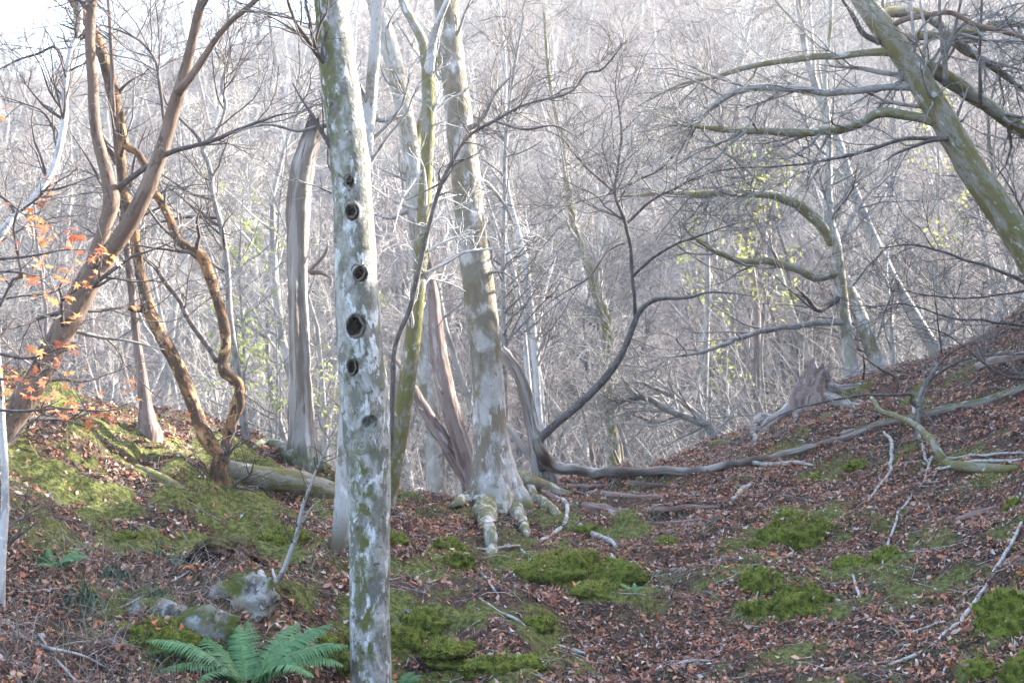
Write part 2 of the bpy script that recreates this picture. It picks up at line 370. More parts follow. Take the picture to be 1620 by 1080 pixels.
def spline(pts, rad, step):
    pts = np.asarray(pts, float); rad = np.asarray(rad, float)
    p = np.vstack([2 * pts[0] - pts[1], pts, 2 * pts[-1] - pts[-2]]); rd = np.concatenate([[rad[0]], rad, [rad[-1]]])
    op, orr = [], []
    for i in range(1, len(p) - 2):
        n = max(2, int(np.linalg.norm(p[i + 1] - p[i]) / step)); t = np.linspace(0, 1, n, endpoint=False)[:, None]
        a, b, c, d = p[i - 1], p[i], p[i + 1], p[i + 2]
        op.append(.5 * ((2 * b) + (-a + c) * t + (2 * a - 5 * b + 4 * c - d) * t ** 2 + (-a + 3 * b - 3 * c + d) * t ** 3))
        tt = t[:, 0]; tt = tt * tt * (3 - 2 * tt); orr.append(rd[i] * (1 - tt) + rd[i + 1] * tt)
    op.append(p[-2:-1]); orr.append(rd[-2:-1])
    return np.concatenate(op), np.concatenate(orr)

def limb_mesh(pts, rad, S=24, step=.03, amp=.06, ns=9., wig=0., seed=0, disp=None, post=None, attrs=None, org=None, flutes=0.):
    C, Rr = spline(pts, rad, step)
    if wig: 
        q = C * 5 + seed; C = C + wig * np.stack([fbm(q, 2, seed), fbm(q, 2, seed + 5), fbm(q, 2, seed + 9)], 1)
    T = nrm(np.gradient(C, axis=0)); U = np.zeros_like(T)
    u = np.array([1.0, 0, 0]) if abs(T[0, 0]) < .8 else np.array([0, 1.0, 0])
    for i in range(len(C)):
        u = u - u.dot(T[i]) * T[i]; u = u / np.linalg.norm(u); U[i] = u
    W = np.cross(T, U); a = np.arange(S) * 2 * math.pi / S
    N = U[:, None] * np.cos(a)[None, :, None] + W[:, None] * np.sin(a)[None, :, None]
    base = C[:, None] + Rr[:, None, None] * N
    pf = base.reshape(-1, 3)
    k = 1 + amp * fbm(pf * ns + seed * 7.7, 3, seed) + amp * .8 * vnoise(pf * ns * .25 + seed, seed + 3)
    if flutes:
        k = k + flutes * vnoise(np.stack([np.tile(np.cos(a) * 2.2, len(C)), np.tile(np.sin(a) * 2.2, len(C)), pf[:, 2] * .8], 1) + seed, seed + 30)
    k = k.reshape(len(C), S)
    if disp is not None: k = k * disp(C, a)
    V = C[:, None] + Rr[:, None, None] * k[..., None] * N
    if post is not None: V = post(V, N, C)
    nr = len(C); idx = np.arange(nr * S).reshape(nr, S); n2 = np.roll(idx, -1, 1)
    Q = np.stack([idx[:-1], n2[:-1], n2[1:], idx[1:]], -1).reshape(-1, 4)
    V = V.reshape(-1, 3); e = len(V)
    V = np.vstack([V, C[:1], C[-1:] + T[-1:] * Rr[-1] * .3])
    T1 = np.stack([np.roll(idx[0], -1), idx[0], np.full(S, e)], -1); T2 = np.stack([idx[-1], np.roll(idx[-1], -1), np.full(S, e + 1)], -1)
    at_ = attrs(V, np.vstack([N.reshape(-1, 3), -T[:1], T[-1:]])) if attrs else {}
    arc = np.concatenate([[0], np.cumsum(np.linalg.norm(np.diff(C, axis=0), axis=1))]); rc = np.maximum(Rr, .004)
    tc = np.stack([rc[:, None] * np.cos(a), rc[:, None] * np.sin(a), np.repeat(arc[:, None], S, 1)], -1).reshape(-1, 3)
    at_['tc'] = np.vstack([tc, [[0, 0, 0]], [[0, 0, arc[-1]]]]) + np.array([seed * .37, seed * .11, seed * .53])
    if org is not None: V = V - org
    return mesh_np('limb', V, [Q, T1, T2], attrs=at_), (C, Rr)

def PX(L, Y, Y1=None):
    """picture polyline (x, y, width) -> points and radii at depth Y (to Y1 along it)"""
    L = np.asarray(L, float); n = len(L); s = np.linspace(0, 1, n)
    Ys = np.full(n, Y) if Y1 is None else Y + (Y1 - Y) * s
    return np.array([at(a, b, yy) for (a, b, _), yy in zip(L, Ys)]), L[:, 2] / 2 / F * Ys

def rooted(pts, rad, dep=.3):
    b = pts[0].copy(); z = h1(b[0], b[1])
    b[2] = min(z, pts[0][2]) - dep
    return np.vstack([b[None], pts]), np.concatenate([[rad[0] * 1.08], rad])

def resamp(C, R, K):
    i = np.linspace(0, len(C) - 1, K); j = i.astype(int).clip(0, len(C) - 2); f = (i - j)
    return C[j] * (1 - f[:, None]) + C[j + 1] * f[:, None], R[j] * (1 - f) + R[j + 1] * f

class Tree:
    def __init__(s, name, label, cat, base, group=None):
        s.org = np.array(base, float); s.o = thing(name, label, cat, s.org, group); s.paths = []
    def limb(s, pr, mat, name='branch', grow_=True, label=None, **k):
        if name == 'branch':
            pr = (pr[0], np.asarray(pr[1], float).copy()); pr[1][-1] *= .35; pr[1][-2] *= .8
        me, cr = limb_mesh(pr[0], pr[1], org=s.org, **k)
        o = link(name, me, mat, s.o)
        if label: o['label'] = label
        if grow_: s.paths.append(resamp(*cr, 14))
        return o
    def crown(s, mat, seed, levels, name='crown'):
        r = np.random.default_rng(seed)
        P = np.stack([p for p, _ in s.paths]); R = np.stack([q for _, q in s.paths]); parts = []
        for num, S, kw in levels:
            P, R = grow(r, P, R, num, **kw); parts.append(tubes(P, R, S))
        V, Q = merge(parts)
        o = link(name, mesh_np('crown', V - s.org, [Q]), mat, s.o); s.last = (P, R)
        return o

def proj(V):
    d = V - CAM; z = d @ FW
    return 810 + F * d[..., 0] / z, 540 - F * (d @ UP) / z

def moss_attr(side=None, low=None, amt=1.0, base=0.0, extra=None):
    """moss mask on a trunk: on the side it grows (unit xy vector) and up to a height above the foot"""
    def f(V, N):
        m = np.full(len(V), base)
        if side is not None: m += amt * sstep(-.25, .75, N[:, 0] * side[0] + N[:, 1] * side[1] + N[:, 2] * .3)
        if low is not None: m += sstep(low[0] + low[1], low[0], V[:, 2])
        d = {'moss': np.clip(m, 0, 1)}
        if extra: d.update(extra(V, N))
        return d
    return f

TW = lambda n1, n2, n3, l1=(.5, 1.1), l2=(.25, .6), l3=(.12, .35), rt=.0016, flat=.35, up=.06: [
    (n1, 5, dict(t=(.35, 1), L=l1, K=8, rr=.5, rtip=rt * 1.8, wander=.16, up=up, flat=flat, rmax=.018)),
    (n2, 4, dict(t=(.15, 1), L=l2, K=6, rr=.6, rtip=rt * 1.2, wander=.18, up=up, flat=flat)),
    (n3, 3, dict(t=(.15, 1), L=l3, K=4, rr=.7, rtip=rt, wander=.2, up=up, flat=flat))]

# ------------------------------------------------------------------ the tree with woodpecker holes
YA = 7.0
LA = [(588,1150,66),(587,1080,64),(585,960,63),(585,860,64),(583,760,69),(580,690,76),(577,640,77),(570,560,72),(566,500,70),(562,400,66),(556,290,63),(548,210,62),(540,150,62),(530,70,58),(523,0,54),(512,-120,50),(500,-300,44),(505,-520,36),(520,-760,24),(545,-980,10)]
pA, rA = PX(LA, YA)
HO = [(554,287,5,6,.05),(557,336,9,11,.10),(570,434,9.5,10,.10),(563,517,13.5,16,.12),(558,581,8,11,.09),(585,668,10,9,.03)]
def holes_post(V, N, C):
    px, py = proj(V); face = N[..., 1] < -.15
    for hx, hy, rx, ry, dep in HO:
        d = np.sqrt(((px - hx) / rx) ** 2 + ((py - hy) / ry) ** 2); d = np.where(face, d, 9)
        V[..., 1] += dep * 1.35 * (1 - sstep(.98, 1.14, d))
        V[..., 1] -= .008 * np.exp(-((d - 1.32) / .28) ** 2) * (d < 3)
    d = np.sqrt(((px - 583) / 22) ** 2 + ((py - 648) / 16) ** 2); d = np.where(face, d, 9)
    V[..., 1] -= .018 * np.exp(-d * d)
    return V
def attrs_A(V, N):
    px, py = proj(V); m = .75 * sstep(-.6, .55, -N[:, 0]) * sstep(420, 60, py) + .75 * sstep(640, 760, py) * sstep(.75, .1, np.abs(N[:, 0] + .1)) + .28
    h = np.zeros(len(V))
    for hx, hy, rx, ry, dep in HO[:5]:
        d = np.sqrt(((px - hx) / rx) ** 2 + ((py - hy) / ry) ** 2); h = np.maximum(h, sstep(1.16, 1.02, d) * (N[:, 1] < -.1))
    return {'moss': np.clip(m, 0, 1), 'hole': h}
tA = Tree('tree_with_holes', 'grey mottled tree trunk with a column of dark round woodpecker holes', 'tree', (pA[0][0], YA, h1(pA[0][0], YA)))
zb = h1(pA[0][0], YA); pA2, rA2 = rooted(pA, rA)
tA.limb((pA2, rA2), M_holes, 'trunk', S=112, step=.009, amp=.022, ns=16, seed=2, post=holes_post, attrs=attrs_A)
for hx, hy, rx, ry, dep in HO[:5]:                       # callus rim and rotten hollow of every hole
    c, _ = PX([(hx, hy, 1)], YA); c = c[0]
    i = np.argmin(np.abs(pA[:, 2] - c[2])); ax = np.interp(c[2], pA[:, 2], pA[:, 0]); ra = np.interp(c[2], pA[:, 2], rA)
    ys = YA - math.sqrt(max(ra ** 2 - (c[0] - ax) ** 2, 0)); a = np.arange(28) * 2 * math.pi / 28
    w = rx / F * YA; hh = ry / F * YA
    ru = .6 + .5 * math.sin(hx * 3.1)
    prof = [(1.32, .004), (1.22, -.004 * ru), (1.08, -.006 * ru), (.97, -.001), (.90, .012), (.88, dep * .6), (.55, dep * .85)]
    V = []
    for kf, dy in prof:
        j = 1 + .10 * np.sin(a * 2 + hx) + .07 * np.sin(a * 3 + hy) + .05 * np.sin(a * 7 + hy)
        xx = c[0] + w * kf * j * np.cos(a); zz = c[2] + hh * kf * j * np.sin(a)
        sy = YA - np.sqrt(np.maximum(ra ** 2 - (xx - ax) ** 2, 0))
        V.append(np.stack([xx, (sy if kf > .95 else np.full(28, ys)) + dy, zz], 1))
    V = np.concatenate(V); nr = len(prof); idx = np.arange(nr * 28).reshape(nr, 28); n2 = np.roll(idx, -1, 1)
    Q = np.stack([idx[:-1], idx[1:], n2[1:], n2[:-1]], -1).reshape(nr - 1, 28, 4)
    kh = link('knot_hole', mesh_np('hole_rim', V[:112] - tA.org, [Q[:3].reshape(-1, 4)]), M_callus, tA.o)
    link('hollow', mesh_np('hollow', V[84:] - tA.org, [Q[3:].reshape(-1, 4) - 84, idx[-1][None] - 84]), M_rotten, kh)
for L in ([(516,200,7),(470,208,5),(420,195,5),(360,215,3)], [(508,-60,14),(440,-130,10),(380,-240,7),(330,-420,4)], [(515,-150,14),(600,-260,10),(680,-420,6),(720,-620,4)], [(503,-330,12),(430,-450,8),(390,-640,4)]):
    tA.limb(PX(L, YA, YA + rng.uniform(-.5, .8)), M_grey, S=10, step=.03, amp=.08, wig=.01, seed=int(L[0][1]) % 50)
tA.crown(M_dark, 31, TW(10, 50, 200))

# ------------------------------------------------------------------ buttressed beech on the saddle
gB = G(785, 800); YB = gB[1]
LB = [(786,800,104),(783,770,92),(780,740,80),(777,700,68),(775,660,62),(771,600,60),(763,510,59),(754,430,57),(746,380,57),(738,290,54),(730,220,52),(718,120,47),(709,40,45),(703,-30,44),(692,-180,40),(690,-400,32),(700,-650,22),(720,-860,10)]
pB, rB = PX(LB, YB); rB = rB * .86; pB, rB = rooted(pB, rB, .35)
def flareB(C, a):
    h = np.clip(C[:, 2] - gB[2], -.1, 9)[:, None]
    lob = .5 + .5 * np.cos(a[None] * 5 + .9 + .5 * np.sin(a[None] * 2))
    return 1 + np.exp(-h / .16) * (.42 * lob - .12) + .05 * np.exp(-h / .6) * np.cos(a[None] * 3 + .4)
tB = Tree('beech_tree', 'pale beech with buttressed foot and mossy roots spreading over the saddle', 'tree', gB)
tB.limb((pB, rB), M_beech, 'trunk', S=96, step=.016, amp=.035, ns=7, seed=5, disp=flareB,
    attrs=moss_attr(low=(gB[2] - .05, .28), base=.05, extra=lambda V, N: {'brown': np.clip(sstep(gB[2] + .7, gB[2] + 1.6, V[:, 2]) * .85, 0, 1)}))
RT = [[(768,752,50),(765,785,44),(767,805,36),(768,824,28),(774,845,20),(775,868,17),(778,890,12)], [(792,752,48),(802,785,40),(808,802,30),(818,815,22),(828,832,18),(832,850,10)],
      [(806,750,46),(822,778,36),(838,792,26),(858,800,18),(876,812,14),(893,828,8)], [(766,752,36),(754,787,26),(740,792,20),(728,798,16),(715,806,8)], [(822,760,30),(850,770,22),(880,778,14),(905,782,8)],
      [(855,775,12),(885,790,12),(930,800,16),(965,808,18),(1003,822,9)], [(880,770,4),(950,768,9),(1010,765,9),(1060,770,5)], [(905,778,4),(960,783,11),(1030,787,9),(1080,782,5)],
      [(990,802,3),(1040,806,10),(1090,800,9),(1140,803,4)], [(1010,826,3),(1060,829,10),(1105,823,9),(1130,828,4)], [(930,838,4),(950,848,9),(975,862,8),(980,868,5)], [(1000,840,3),(1045,843,9),(1090,836,6)]]
for i, L in enumerate(RT):
    pp = []; rr_ = []
    for j, (a, b, w) in enumerate(L):
        g = G(a, b) if j or i >= 5 else at(784, 762, YB)
        r = w / 2 / F * g[1]; pp.append(g + np.array([0, 0, r * (-.25 if i >= 5 else .5)])); rr_.append(r)
    tB.limb((np.array(pp), np.array(rr_)), M_beech if i < 5 else M_deadbrown, 'root', False, S=18, step=.015, amp=.22, ns=9, seed=60 + i, wig=.02,
        attrs=moss_attr(side=(0, 0), amt=.5, base=(.65 if i < 5 else .0), extra=lambda V, N: {'brown': np.zeros(len(V)), 'hole': np.zeros(len(V))}))
for L, yy in (([(738,300,12),(770,290,9),(800,330,6),(815,360,4)], .3), ([(730,210,12),(760,190,8),(790,140,6),(830,100,4)], -.4), ([(755,440,8),(790,430,5),(830,450,3)], -.3), ([(705,20,20),(760,-90,14),(830,-220,9),(900,-380,5)], .8),
              ([(695,-120,20),(610,-230,14),(540,-360,8),(480,-520,4)], .5), ([(690,-380,18),(760,-520,12),(820,-700,6)], -.6)):
    tB.limb(PX(L, YB, YB + yy), M_grey, S=10, step=.04, amp=.08, wig=.012, seed=abs(int(L[1][0])) % 60)
tB.crown(M_twA, 33, TW(26, 130, 420, (.5, 1.2), (.25, .6), (.1, .3), .0022))

# ------------------------------------------------------------------ slim mossy tree and brown vine between the two
gC = G(614, 800); YC = gC[1]
tC = Tree('slim_mossy_tree', 'slim yellow-mossy leaning tree forking high, beside the pale beech', 'tree', gC)
p, r = PX([(613,802,30),(622,740,34),(632,680,34),(643,610,32),(652,540,31),(660,470,28),(666,400,26),(671,320,25),(676,240,24),(678,170,24),(676,110,22)], YC)
tC.limb(rooted(p, r * .86), M_mossy, 'trunk', S=40, step=.02, amp=.05, ns=10, seed=8, attrs=moss_attr(side=(.6, -.5), base=.15))
tC.limb(PX([(677,125,18),(668,70,16),(650,30,14),(632,-10,13),(600,-120,10),(570,-280,5)], YC, YC + .5), M_mossy, S=16, step=.03, amp=.08, seed=9, wig=.01)
tC.limb(PX([(677,120,17),(686,60,14),(696,30,11),(715,-20,9),(740,-130,7),(760,-300,4)], YC, YC - .4), M_pale, S=16, step=.03, amp=.08, seed=10, wig=.01)
for L in ([(668,370,6),(700,345,5),(730,380,3)], [(662,440,5),(700,420,5),(740,400,4),(800,395,3)], [(673,260,5),(640,310,4),(620,370,3)], [(660,330,6),(625,318,6),(600,305,4),(585,290,3)]):
    tC.limb(PX(L, YC, YC - .4), M_pale, S=8, step=.03, amp=.08, seed=int(L[1][0]) % 40, wig=.012)
tC.crown(M_pale, 35, TW(36, 130, 380, (.3, .8), (.15, .4), (.08, .25), .0018))
gD = G(608, 806)
tD = Tree('woody_vine', 'long thin brown stem climbing past the slim mossy tree and arching past the beech', 'vine', gD)
p, r = PX([(606,806,13),(614,740,12),(619,680,11),(621,610,11),(624,560,11),(632,527,11),(648,490,11),(660,440,10),(670,395,10),(681,350,9),(699,290,9),(717,253,8),(741,216,7),(783,192,7),(837,163,5),(900,147,4),(927,117,4),(953,110,4),(985,70,3)], gD[1], gD[1] - .7)
tD.limb(rooted(p, r * .78), M_maple2, 'stem', S=14, step=.03, amp=.06, seed=12, wig=.006)
tD.limb(PX([(701,288,4),(668,305,3),(640,318,3)], gD[1] - .4), M_maple, S=8, step=.03, seed=13)
tD.limb(PX([(783,192,4),(830,205,4),(880,200,3),(930,230,2)], gD[1] - .6, gD[1] - 1), M_dark, S=8, step=.03, seed=14)
tD.crown(M_dark, 36, [(60, 4, dict(t=(.6, 1), L=(.25, .6), K=6, rr=.5, rtip=.0018, wander=.25)), (160, 3, dict(L=(.12, .35), K=5, rr=.6, rtip=.0015, wander=.28))])

# stem behind the holed tree
gE = G(538, 868)
t = Tree('pale_slim_trunk', 'slim pale trunk with rusty foot half hidden behind the holed tree', 'tree', gE)
p, r = PX([(538,868,30),(541,820,28),(545,740,27),(549,660,26),(553,560,25),(560,440,24),(572,300,22),(588,140,20),(598,0,18),(610,-200,15),(620,-420,9)], gE[1])
t.limb(rooted(p, r), M_beech, 'trunk', S=32, step=.025, amp=.05, seed=15, attrs=lambda V, N: {'moss': np.zeros(len(V)), 'brown': sstep(gE[2] + .3, gE[2], V[:, 2])})
t.limb(PX([(608,-150,9),(560,-240,6),(540,-350,4)], gE[1], gE[1] + .5), M_grey, S=8, step=.04, seed=3)
t.crown(M_grey, 37, TW(10, 40, 120))

# ------------------------------------------------------------------ broken snag
gS = G(483, 742); YS = gS[1]
t = Tree('broken_snag', 'dead snag with torn fibrous bark and a splintered dark top', 'snag', gS)
p, r = PX([(480,745,64),(479,715,52),(477,670,44),(474,600,38),(471,520,37),(470,450,36),(470,390,35),(473,320,35),(479,270,33),(488,235,29),(496,205,24),(500,190,15)], YS)
def splinter(V, N, C):
    n = len(V); a = np.arange(V.shape[1]) * 2 * math.pi / V.shape[1]
    j = vnoise(np.stack([np.cos(a) * 4, np.sin(a) * 4], 1), 4)
    V[-5:, :, 2] += np.linspace(0, 1, 5)[:, None] * (j * .10)[None]; return V
t.limb(rooted(p, r), M_dead, 'trunk', S=64, step=.015, amp=.07, ns=9, seed=17, flutes=.26, post=splinter,
    attrs=lambda V, N: {'moss': sstep(gS[2] + .25, gS[2], V[:, 2]) * .8, 'hole': sstep(p[9][2], p[10][2], V[:, 2]) * .85 + .5 * sstep(.3, .8, N[:, 0]) * sstep(p[6][2], p[8][2], V[:, 2])})
for L in ([(470,725,30),(440,710,22),(415,705,14),(400,712,7)], [(500,735,24),(520,742,16),(530,752,8)]):
    q = [G(a, b) + np.array([0, 0, .02]) for a, b, w in L]; q[0] = at(L[0][0], L[0][1], YS - .1)
    t.limb((np.array(q), np.array([w / 2 / F * YS for _, _, w in L])), M_dead, 'root', False, S=14, step=.03, amp=.1, seed=18, attrs=lambda V, N: {'moss': np.full(len(V), .9), 'hole': np.zeros(len(V))})
t.limb(PX([(492,430,9),(510,432,10),(522,440,5)], YS - .15, YS - .3), M_deadbrown, S=8, step=.02, seed=20)
t.limb(PX([(488,430,6),(515,400,7),(518,375,4)], YS - .15, YS - .3), M_deadbrown, S=8, step=.02, seed=21)

# ------------------------------------------------------------------ leaning brown maple on the left
gF = G(3, 705); YF = gF[1] + .05
t = Tree('leaning_brown_tree', 'leaning brown tree splitting into two dark forked stems above the mossy knoll', 'tree', gF)
p, r = PX([(-22,740,44),(5,690,42),(30,645,40),(60,597,38),(88,545,39),(112,498,40),(132,460,40),(150,425,38)], YF)
t.limb(rooted(p, r), M_maple, 'trunk', S=48, step=.02, amp=.04, seed=22)
t.limb(PX([(140,445,28),(152,405,25),(166,358,22),(176,318,26),(170,280,22),(158,235,19),(150,190,18),(147,133,17),(143,83,16),(143,43,16),(147,-10,15),(160,-150,12),(150,-330,8),(165,-560,4)], YF, YF + .2), M_maple, 'stem', S=28, step=.02, amp=.05, seed=23)
t.limb(PX([(142,440,30),(165,410,28),(192,373,27),(215,335,27),(235,292,26),(252,248,23),(266,205,22),(277,165,21),(285,140,20),(296,100,17),(305,60,15),(314,20,15),(322,-20,14),(335,-160,11),(330,-340,8),(350,-560,4)], YF, YF - .25), M_maple, 'stem', S=28, step=.02, amp=.05, seed=24)
t.limb(PX([(280,148,15),(302,122,13),(322,92,11),(340,65,10),(363,36,9),(385,18,9),(412,-5,8),(480,-60,6),(560,-150,4)], YF - .2, YF - .5), M_maple, S=16, step=.025, amp=.06, seed=25)
t.limb(PX([(183,302,12),(205,283,10),(235,262,8),(268,242,8),(330,225,7),(375,208,6),(410,193,5),(440,182,4),(480,176,3)], YF + .1, YF - .4), M_dark, S=12, step=.025, amp=.06, seed=26, wig=.006)
t.limb(PX([(268,242,5),(252,135,6),(245,95,5),(220,65,4),(190,50,4),(165,42,3)], YF + .1, YF + .3), M_dark, S=10, step=.025, amp=.06, seed=27, wig=.006)
t.limb(PX([(120,490,7),(70,500,6),(30,515,5),(-20,525,4)], YF, YF - .4), M_dark, S=10, step=.025, seed=28, wig=.006)
t.limb(PX([(110,520,7),(150,530,6),(210,542,5),(260,553,3)], YF, YF + .4), M_grey, S=10, step=.025, seed=29, wig=.006)
t.limb(PX([(128,490,6),(160,490,6),(195,485,5),(222,470,4)], YF, YF + .3), M_dark, S=10, step=.025, seed=30, wig=.006)
t.crown(M_dark, 41, TW(90, 380, 1000, (.4, 1.2), (.2, .55), (.08, .25), .0014, .2))

# ------------------------------------------------------------------ twisted tree with flaking orange bark
gG = G(350, 772); YG = gG[1]
t = Tree('twisted_orange_tree', 'twisted twin-stemmed tree with flaking orange bark at the end of the mossy log', 'tree', gG)
p, r = PX([(348,774,28),(346,755,27),(346,738,26),(352,722,25)], YG)
t.limb(rooted(p, r), M_flaky, 'trunk', S=28, step=.015, amp=.1, ns=14, seed=31)
t.limb(PX([(356,722,24),(343,712,25),(328,694,25),(316,668,23),(306,640,22),(295,612,22),(283,585,23),(268,556,22),(252,524,21),(238,494,21),(227,455,18),(219,415,17),(212,370,17),(204,330,16),(196,300,15),(192,262,15),(190,225,16),(185,185,18),(177,140,20),(165,95,19),(152,62,18),(136,30,16),(118,0,15),(80,-80,12),(50,-220,9),(40,-420,5)], YG, YG + .4), M_flaky, 'stem', S=28, step=.015, amp=.11, ns=13, seed=32)
t.limb(PX([(352,722,20),(359,700,19),(366,668,18),(375,634,17),(379,613,17),(370,600,19),(357,590,18),(352,572,16),(357,545,16),(353,510,17),(342,468,16),(330,432,17),(319,406,19),(296,391,15),(279,376,14),(269,348,13),(256,322,13),(243,300,12),(230,264,12),(217,242,12),(201,232,12),(194,205,10),(193,176,8)], YG + .05, YG + .15), M_flaky, 'stem', S=28, step=.015, amp=.11, ns=13, seed=33)
t.limb(PX([(378,618,14),(381,640,12),(372,668,9),(368,690,9)], YG - .08), M_flaky, S=12, step=.015, amp=.12, seed=34)
t.limb(PX([(228,487,14),(215,489,12),(205,487,8)], YG + .15, YG), M_flaky, 'branch_stub', S=12, step=.012, amp=.1, seed=35)
t.limb(PX([(343,572,9),(330,550,9),(318,533,9),(297,503,9),(284,475,8),(262,447,8),(246,423,7),(228,408,6),(212,385,4)], YG + .1, YG + .4), M_dark, S=12, step=.02, amp=.06, seed=36)
t.limb(PX([(185,260,8),(175,240,8),(170,236,4)], YG + .25), M_flaky, 'branch_stub', S=8, step=.012, amp=.1, seed=37)
t.crown(M_dark, 43, TW(34, 120, 300, (.3, .8), (.15, .4), (.08, .22), .0014, .2))

# grey curving sapling beside it
gI = G(386, 690)
t = Tree('grey_sapling', 'thin smooth grey sapling curving up behind the twisted orange tree', 'sapling', gI)
p, r = PX([(388,692,13),(383,650,12),(377,597,11),(370,547,10),(363,493,10),(360,427,9),(353,377,9),(348,350,9),(337,310,8),(331,262,8),(321,233,7),(345,205,5),(357,165,5),(350,133,4),(365,85,3),(360,30,3),(370,-60,2)], gI[1])
t.limb(rooted(p, r), M_grey, 'trunk', S=16, step=.03, amp=.05, seed=38)
t.limb(PX([(321,234,6),(310,213,6),(290,193,5),(262,160,4),(246,100,3),(225,80,3)], gI[1], gI[1] + .3), M_dark, S=8, step=.03, seed=39)
t.limb(PX([(332,315,5),(300,305,5),(270,285,4),(245,270,3)], gI[1], gI[1] + .3), M_dark, S=8, step=.03, seed=40)
t.limb(PX([(346,345,5),(300,343,5),(260,350,4),(220,365,3)], gI[1], gI[1] + .3), M_dark, S=8, step=.03, seed=41)
t.crown(M_dark, 44, TW(60, 260, 700, (.4, 1.1), (.15, .4), (.08, .22), .0016))

gJ = G(234, 684)
t = Tree('slender_dead_trunk', 'slender dead trunk with flared dark mossy foot on the mossy knoll', 'tree', gJ)
p, r = PX([(235,686,42),(233,665,30),(230,635,20),(224,590,16),(217,540,14),(212,490,13),(205,430,12),(198,360,11),(190,280,10),(180,180,8),(175,60,6),(165,-100,4)], gJ[1])
t.limb(rooted(p, r), M_deadbrown, 'trunk', S=24, step=.03, amp=.08, seed=45, flutes=.15)
t.limb(PX([(206,440,6),(240,400,5),(265,350,3)], gJ[1], gJ[1] + .4), M_grey, S=8, step=.04, seed=46)
t.crown(M_twC, 45, TW(24, 90, 260))

t = Tree('pale_drooping_bough', 'pale crooked slender tree arching over the mossy knoll', 'tree', (*G(-60, 700)[:2], h1(*G(-60, 700)[:2])))
yk = G(-60, 700)[1]
p, r = PX([(-62,700,16),(-45,560,14),(-20,420,13),(13,353,12),(37,333,11),(63,300,11),(83,270,11),(95,227,11),(102,187,11),(104,127,10),(113,77,9),(125,50,9),(128,0,8),(140,-100,6),(150,-240,3)], yk, yk + .6)
t.limb(rooted(p, r), M_pale, 'trunk', S=16, step=.03, amp=.07, seed=47)
t.limb(PX([(104,120,5),(90,75,5),(60,85,4),(25,97,4),(-30,125,3)], yk + .5), M_dark, S=8, step=.03, seed=48, wig=.006)
t.limb(PX([(95,227,4),(70,180,4),(40,165,3),(0,150,2)], yk + .5), M_dark, S=8, step=.03, seed=49, wig=.006)
t.limb(PX([(37,333,6),(50,355,5),(53,385,4),(48,400,2)], yk + .3), M_grey, S=8, step=.02, seed=50)
t.crown(M_dark, 46, TW(50, 190, 480, (.3, .8), (.15, .4), (.08, .22), .0014))

gL = G(6, 965)
t = Tree('thin_pale_stem', 'thin pale stem rising through the dry grass of the ferny bank', 'sapling', gL)
p, r = PX([(0,970,15),(3,880,14),(8,800,13),(7,730,12),(3,660,10),(0,600,9),(-15,450,6),(-40,300,3)], gL[1])
t.limb(rooted(p, r), M_pale, 'trunk', S=16, step=.03, amp=.06, seed=51)
t.crown(M_dark, 47, [(12, 4, dict(L=(.2, .5), K=6, rtip=.0014)), (40, 3, dict(L=(.1, .3), K=4, rtip=.0012))])

gM = G(412, 908)
t = Tree('bent_twig_sapling', 'bare twig-like sapling bent out of the bank above the fern', 'sapling', gM)
p, r = PX([(408,908,12),(418,921,11),(430,923,10),(442,913,9),(451,896,8),(460,872,8),(468,850,7),(474,822,6),(480,797,6),(487,778,5),(495,758,4),(505,732,4),(518,708,3),(532,680,2)], gM[1] - .12, gM[1] - .3)
p[0] = gM
t.limb((p, r), M_stick, 'trunk', S=16, step=.012, amp=.08, seed=52)
t.limb(PX([(470,845,5),(482,818,4),(495,800,3),(508,790,2)], gM[1] - .2), M_stick, S=8, step=.02, seed=53)
t.limb(PX([(437,918,5),(433,908,5),(431,899,3)], gM[1] - .14), M_pale, 'branch_stub', S=8, step=.01, seed=54)
t.crown(M_dark, 48, [(14, 4, dict(t=(.4, 1), L=(.08, .25), K=6, rtip=.0012)), (24, 3, dict(L=(.05, .12), K=4, rtip=.001))])

# ------------------------------------------------------------------ right leaning mossy tree
YO = 10.2
LO = [(1900,900,84),(1790,680,76),(1705,530,70),(1645,430,68),(1592,348,66),(1540,272,62),(1503,208,60),(1468,150,60),(1440,102,58),(1410,62,55),(1366,0,50),(1310,-90,46),(1230,-220,38),(1150,-380,26),(1100,-540,12)]
p, r = PX(LO, YO); r = r * .70; bO = np.array([p[0][0], YO, h1(p[0][0], YO)])
keep = [i for i in range(len(p)) if p[i][2] > h1(p[i][0], p[i][1]) + .02]; p, r = p[keep], r[keep]
bO = np.array([p[0][0], p[0][1], h1(p[0][0], p[0][1])])
tO = Tree('leaning_mossy_tree', 'thick mossy tree leaning steeply over the leafy bank', 'tree', bO)
d0 = nrm(p[0] - p[1]); p = np.vstack([p[0] + d0 * .7, p]); r = np.concatenate([r[:1] * 1.1, r])
tO.limb((p, r), M_mossy, 'trunk', S=56, step=.02, amp=.05, ns=8, seed=61, attrs=moss_attr(side=(.7, -.2), amt=.6, base=0.))
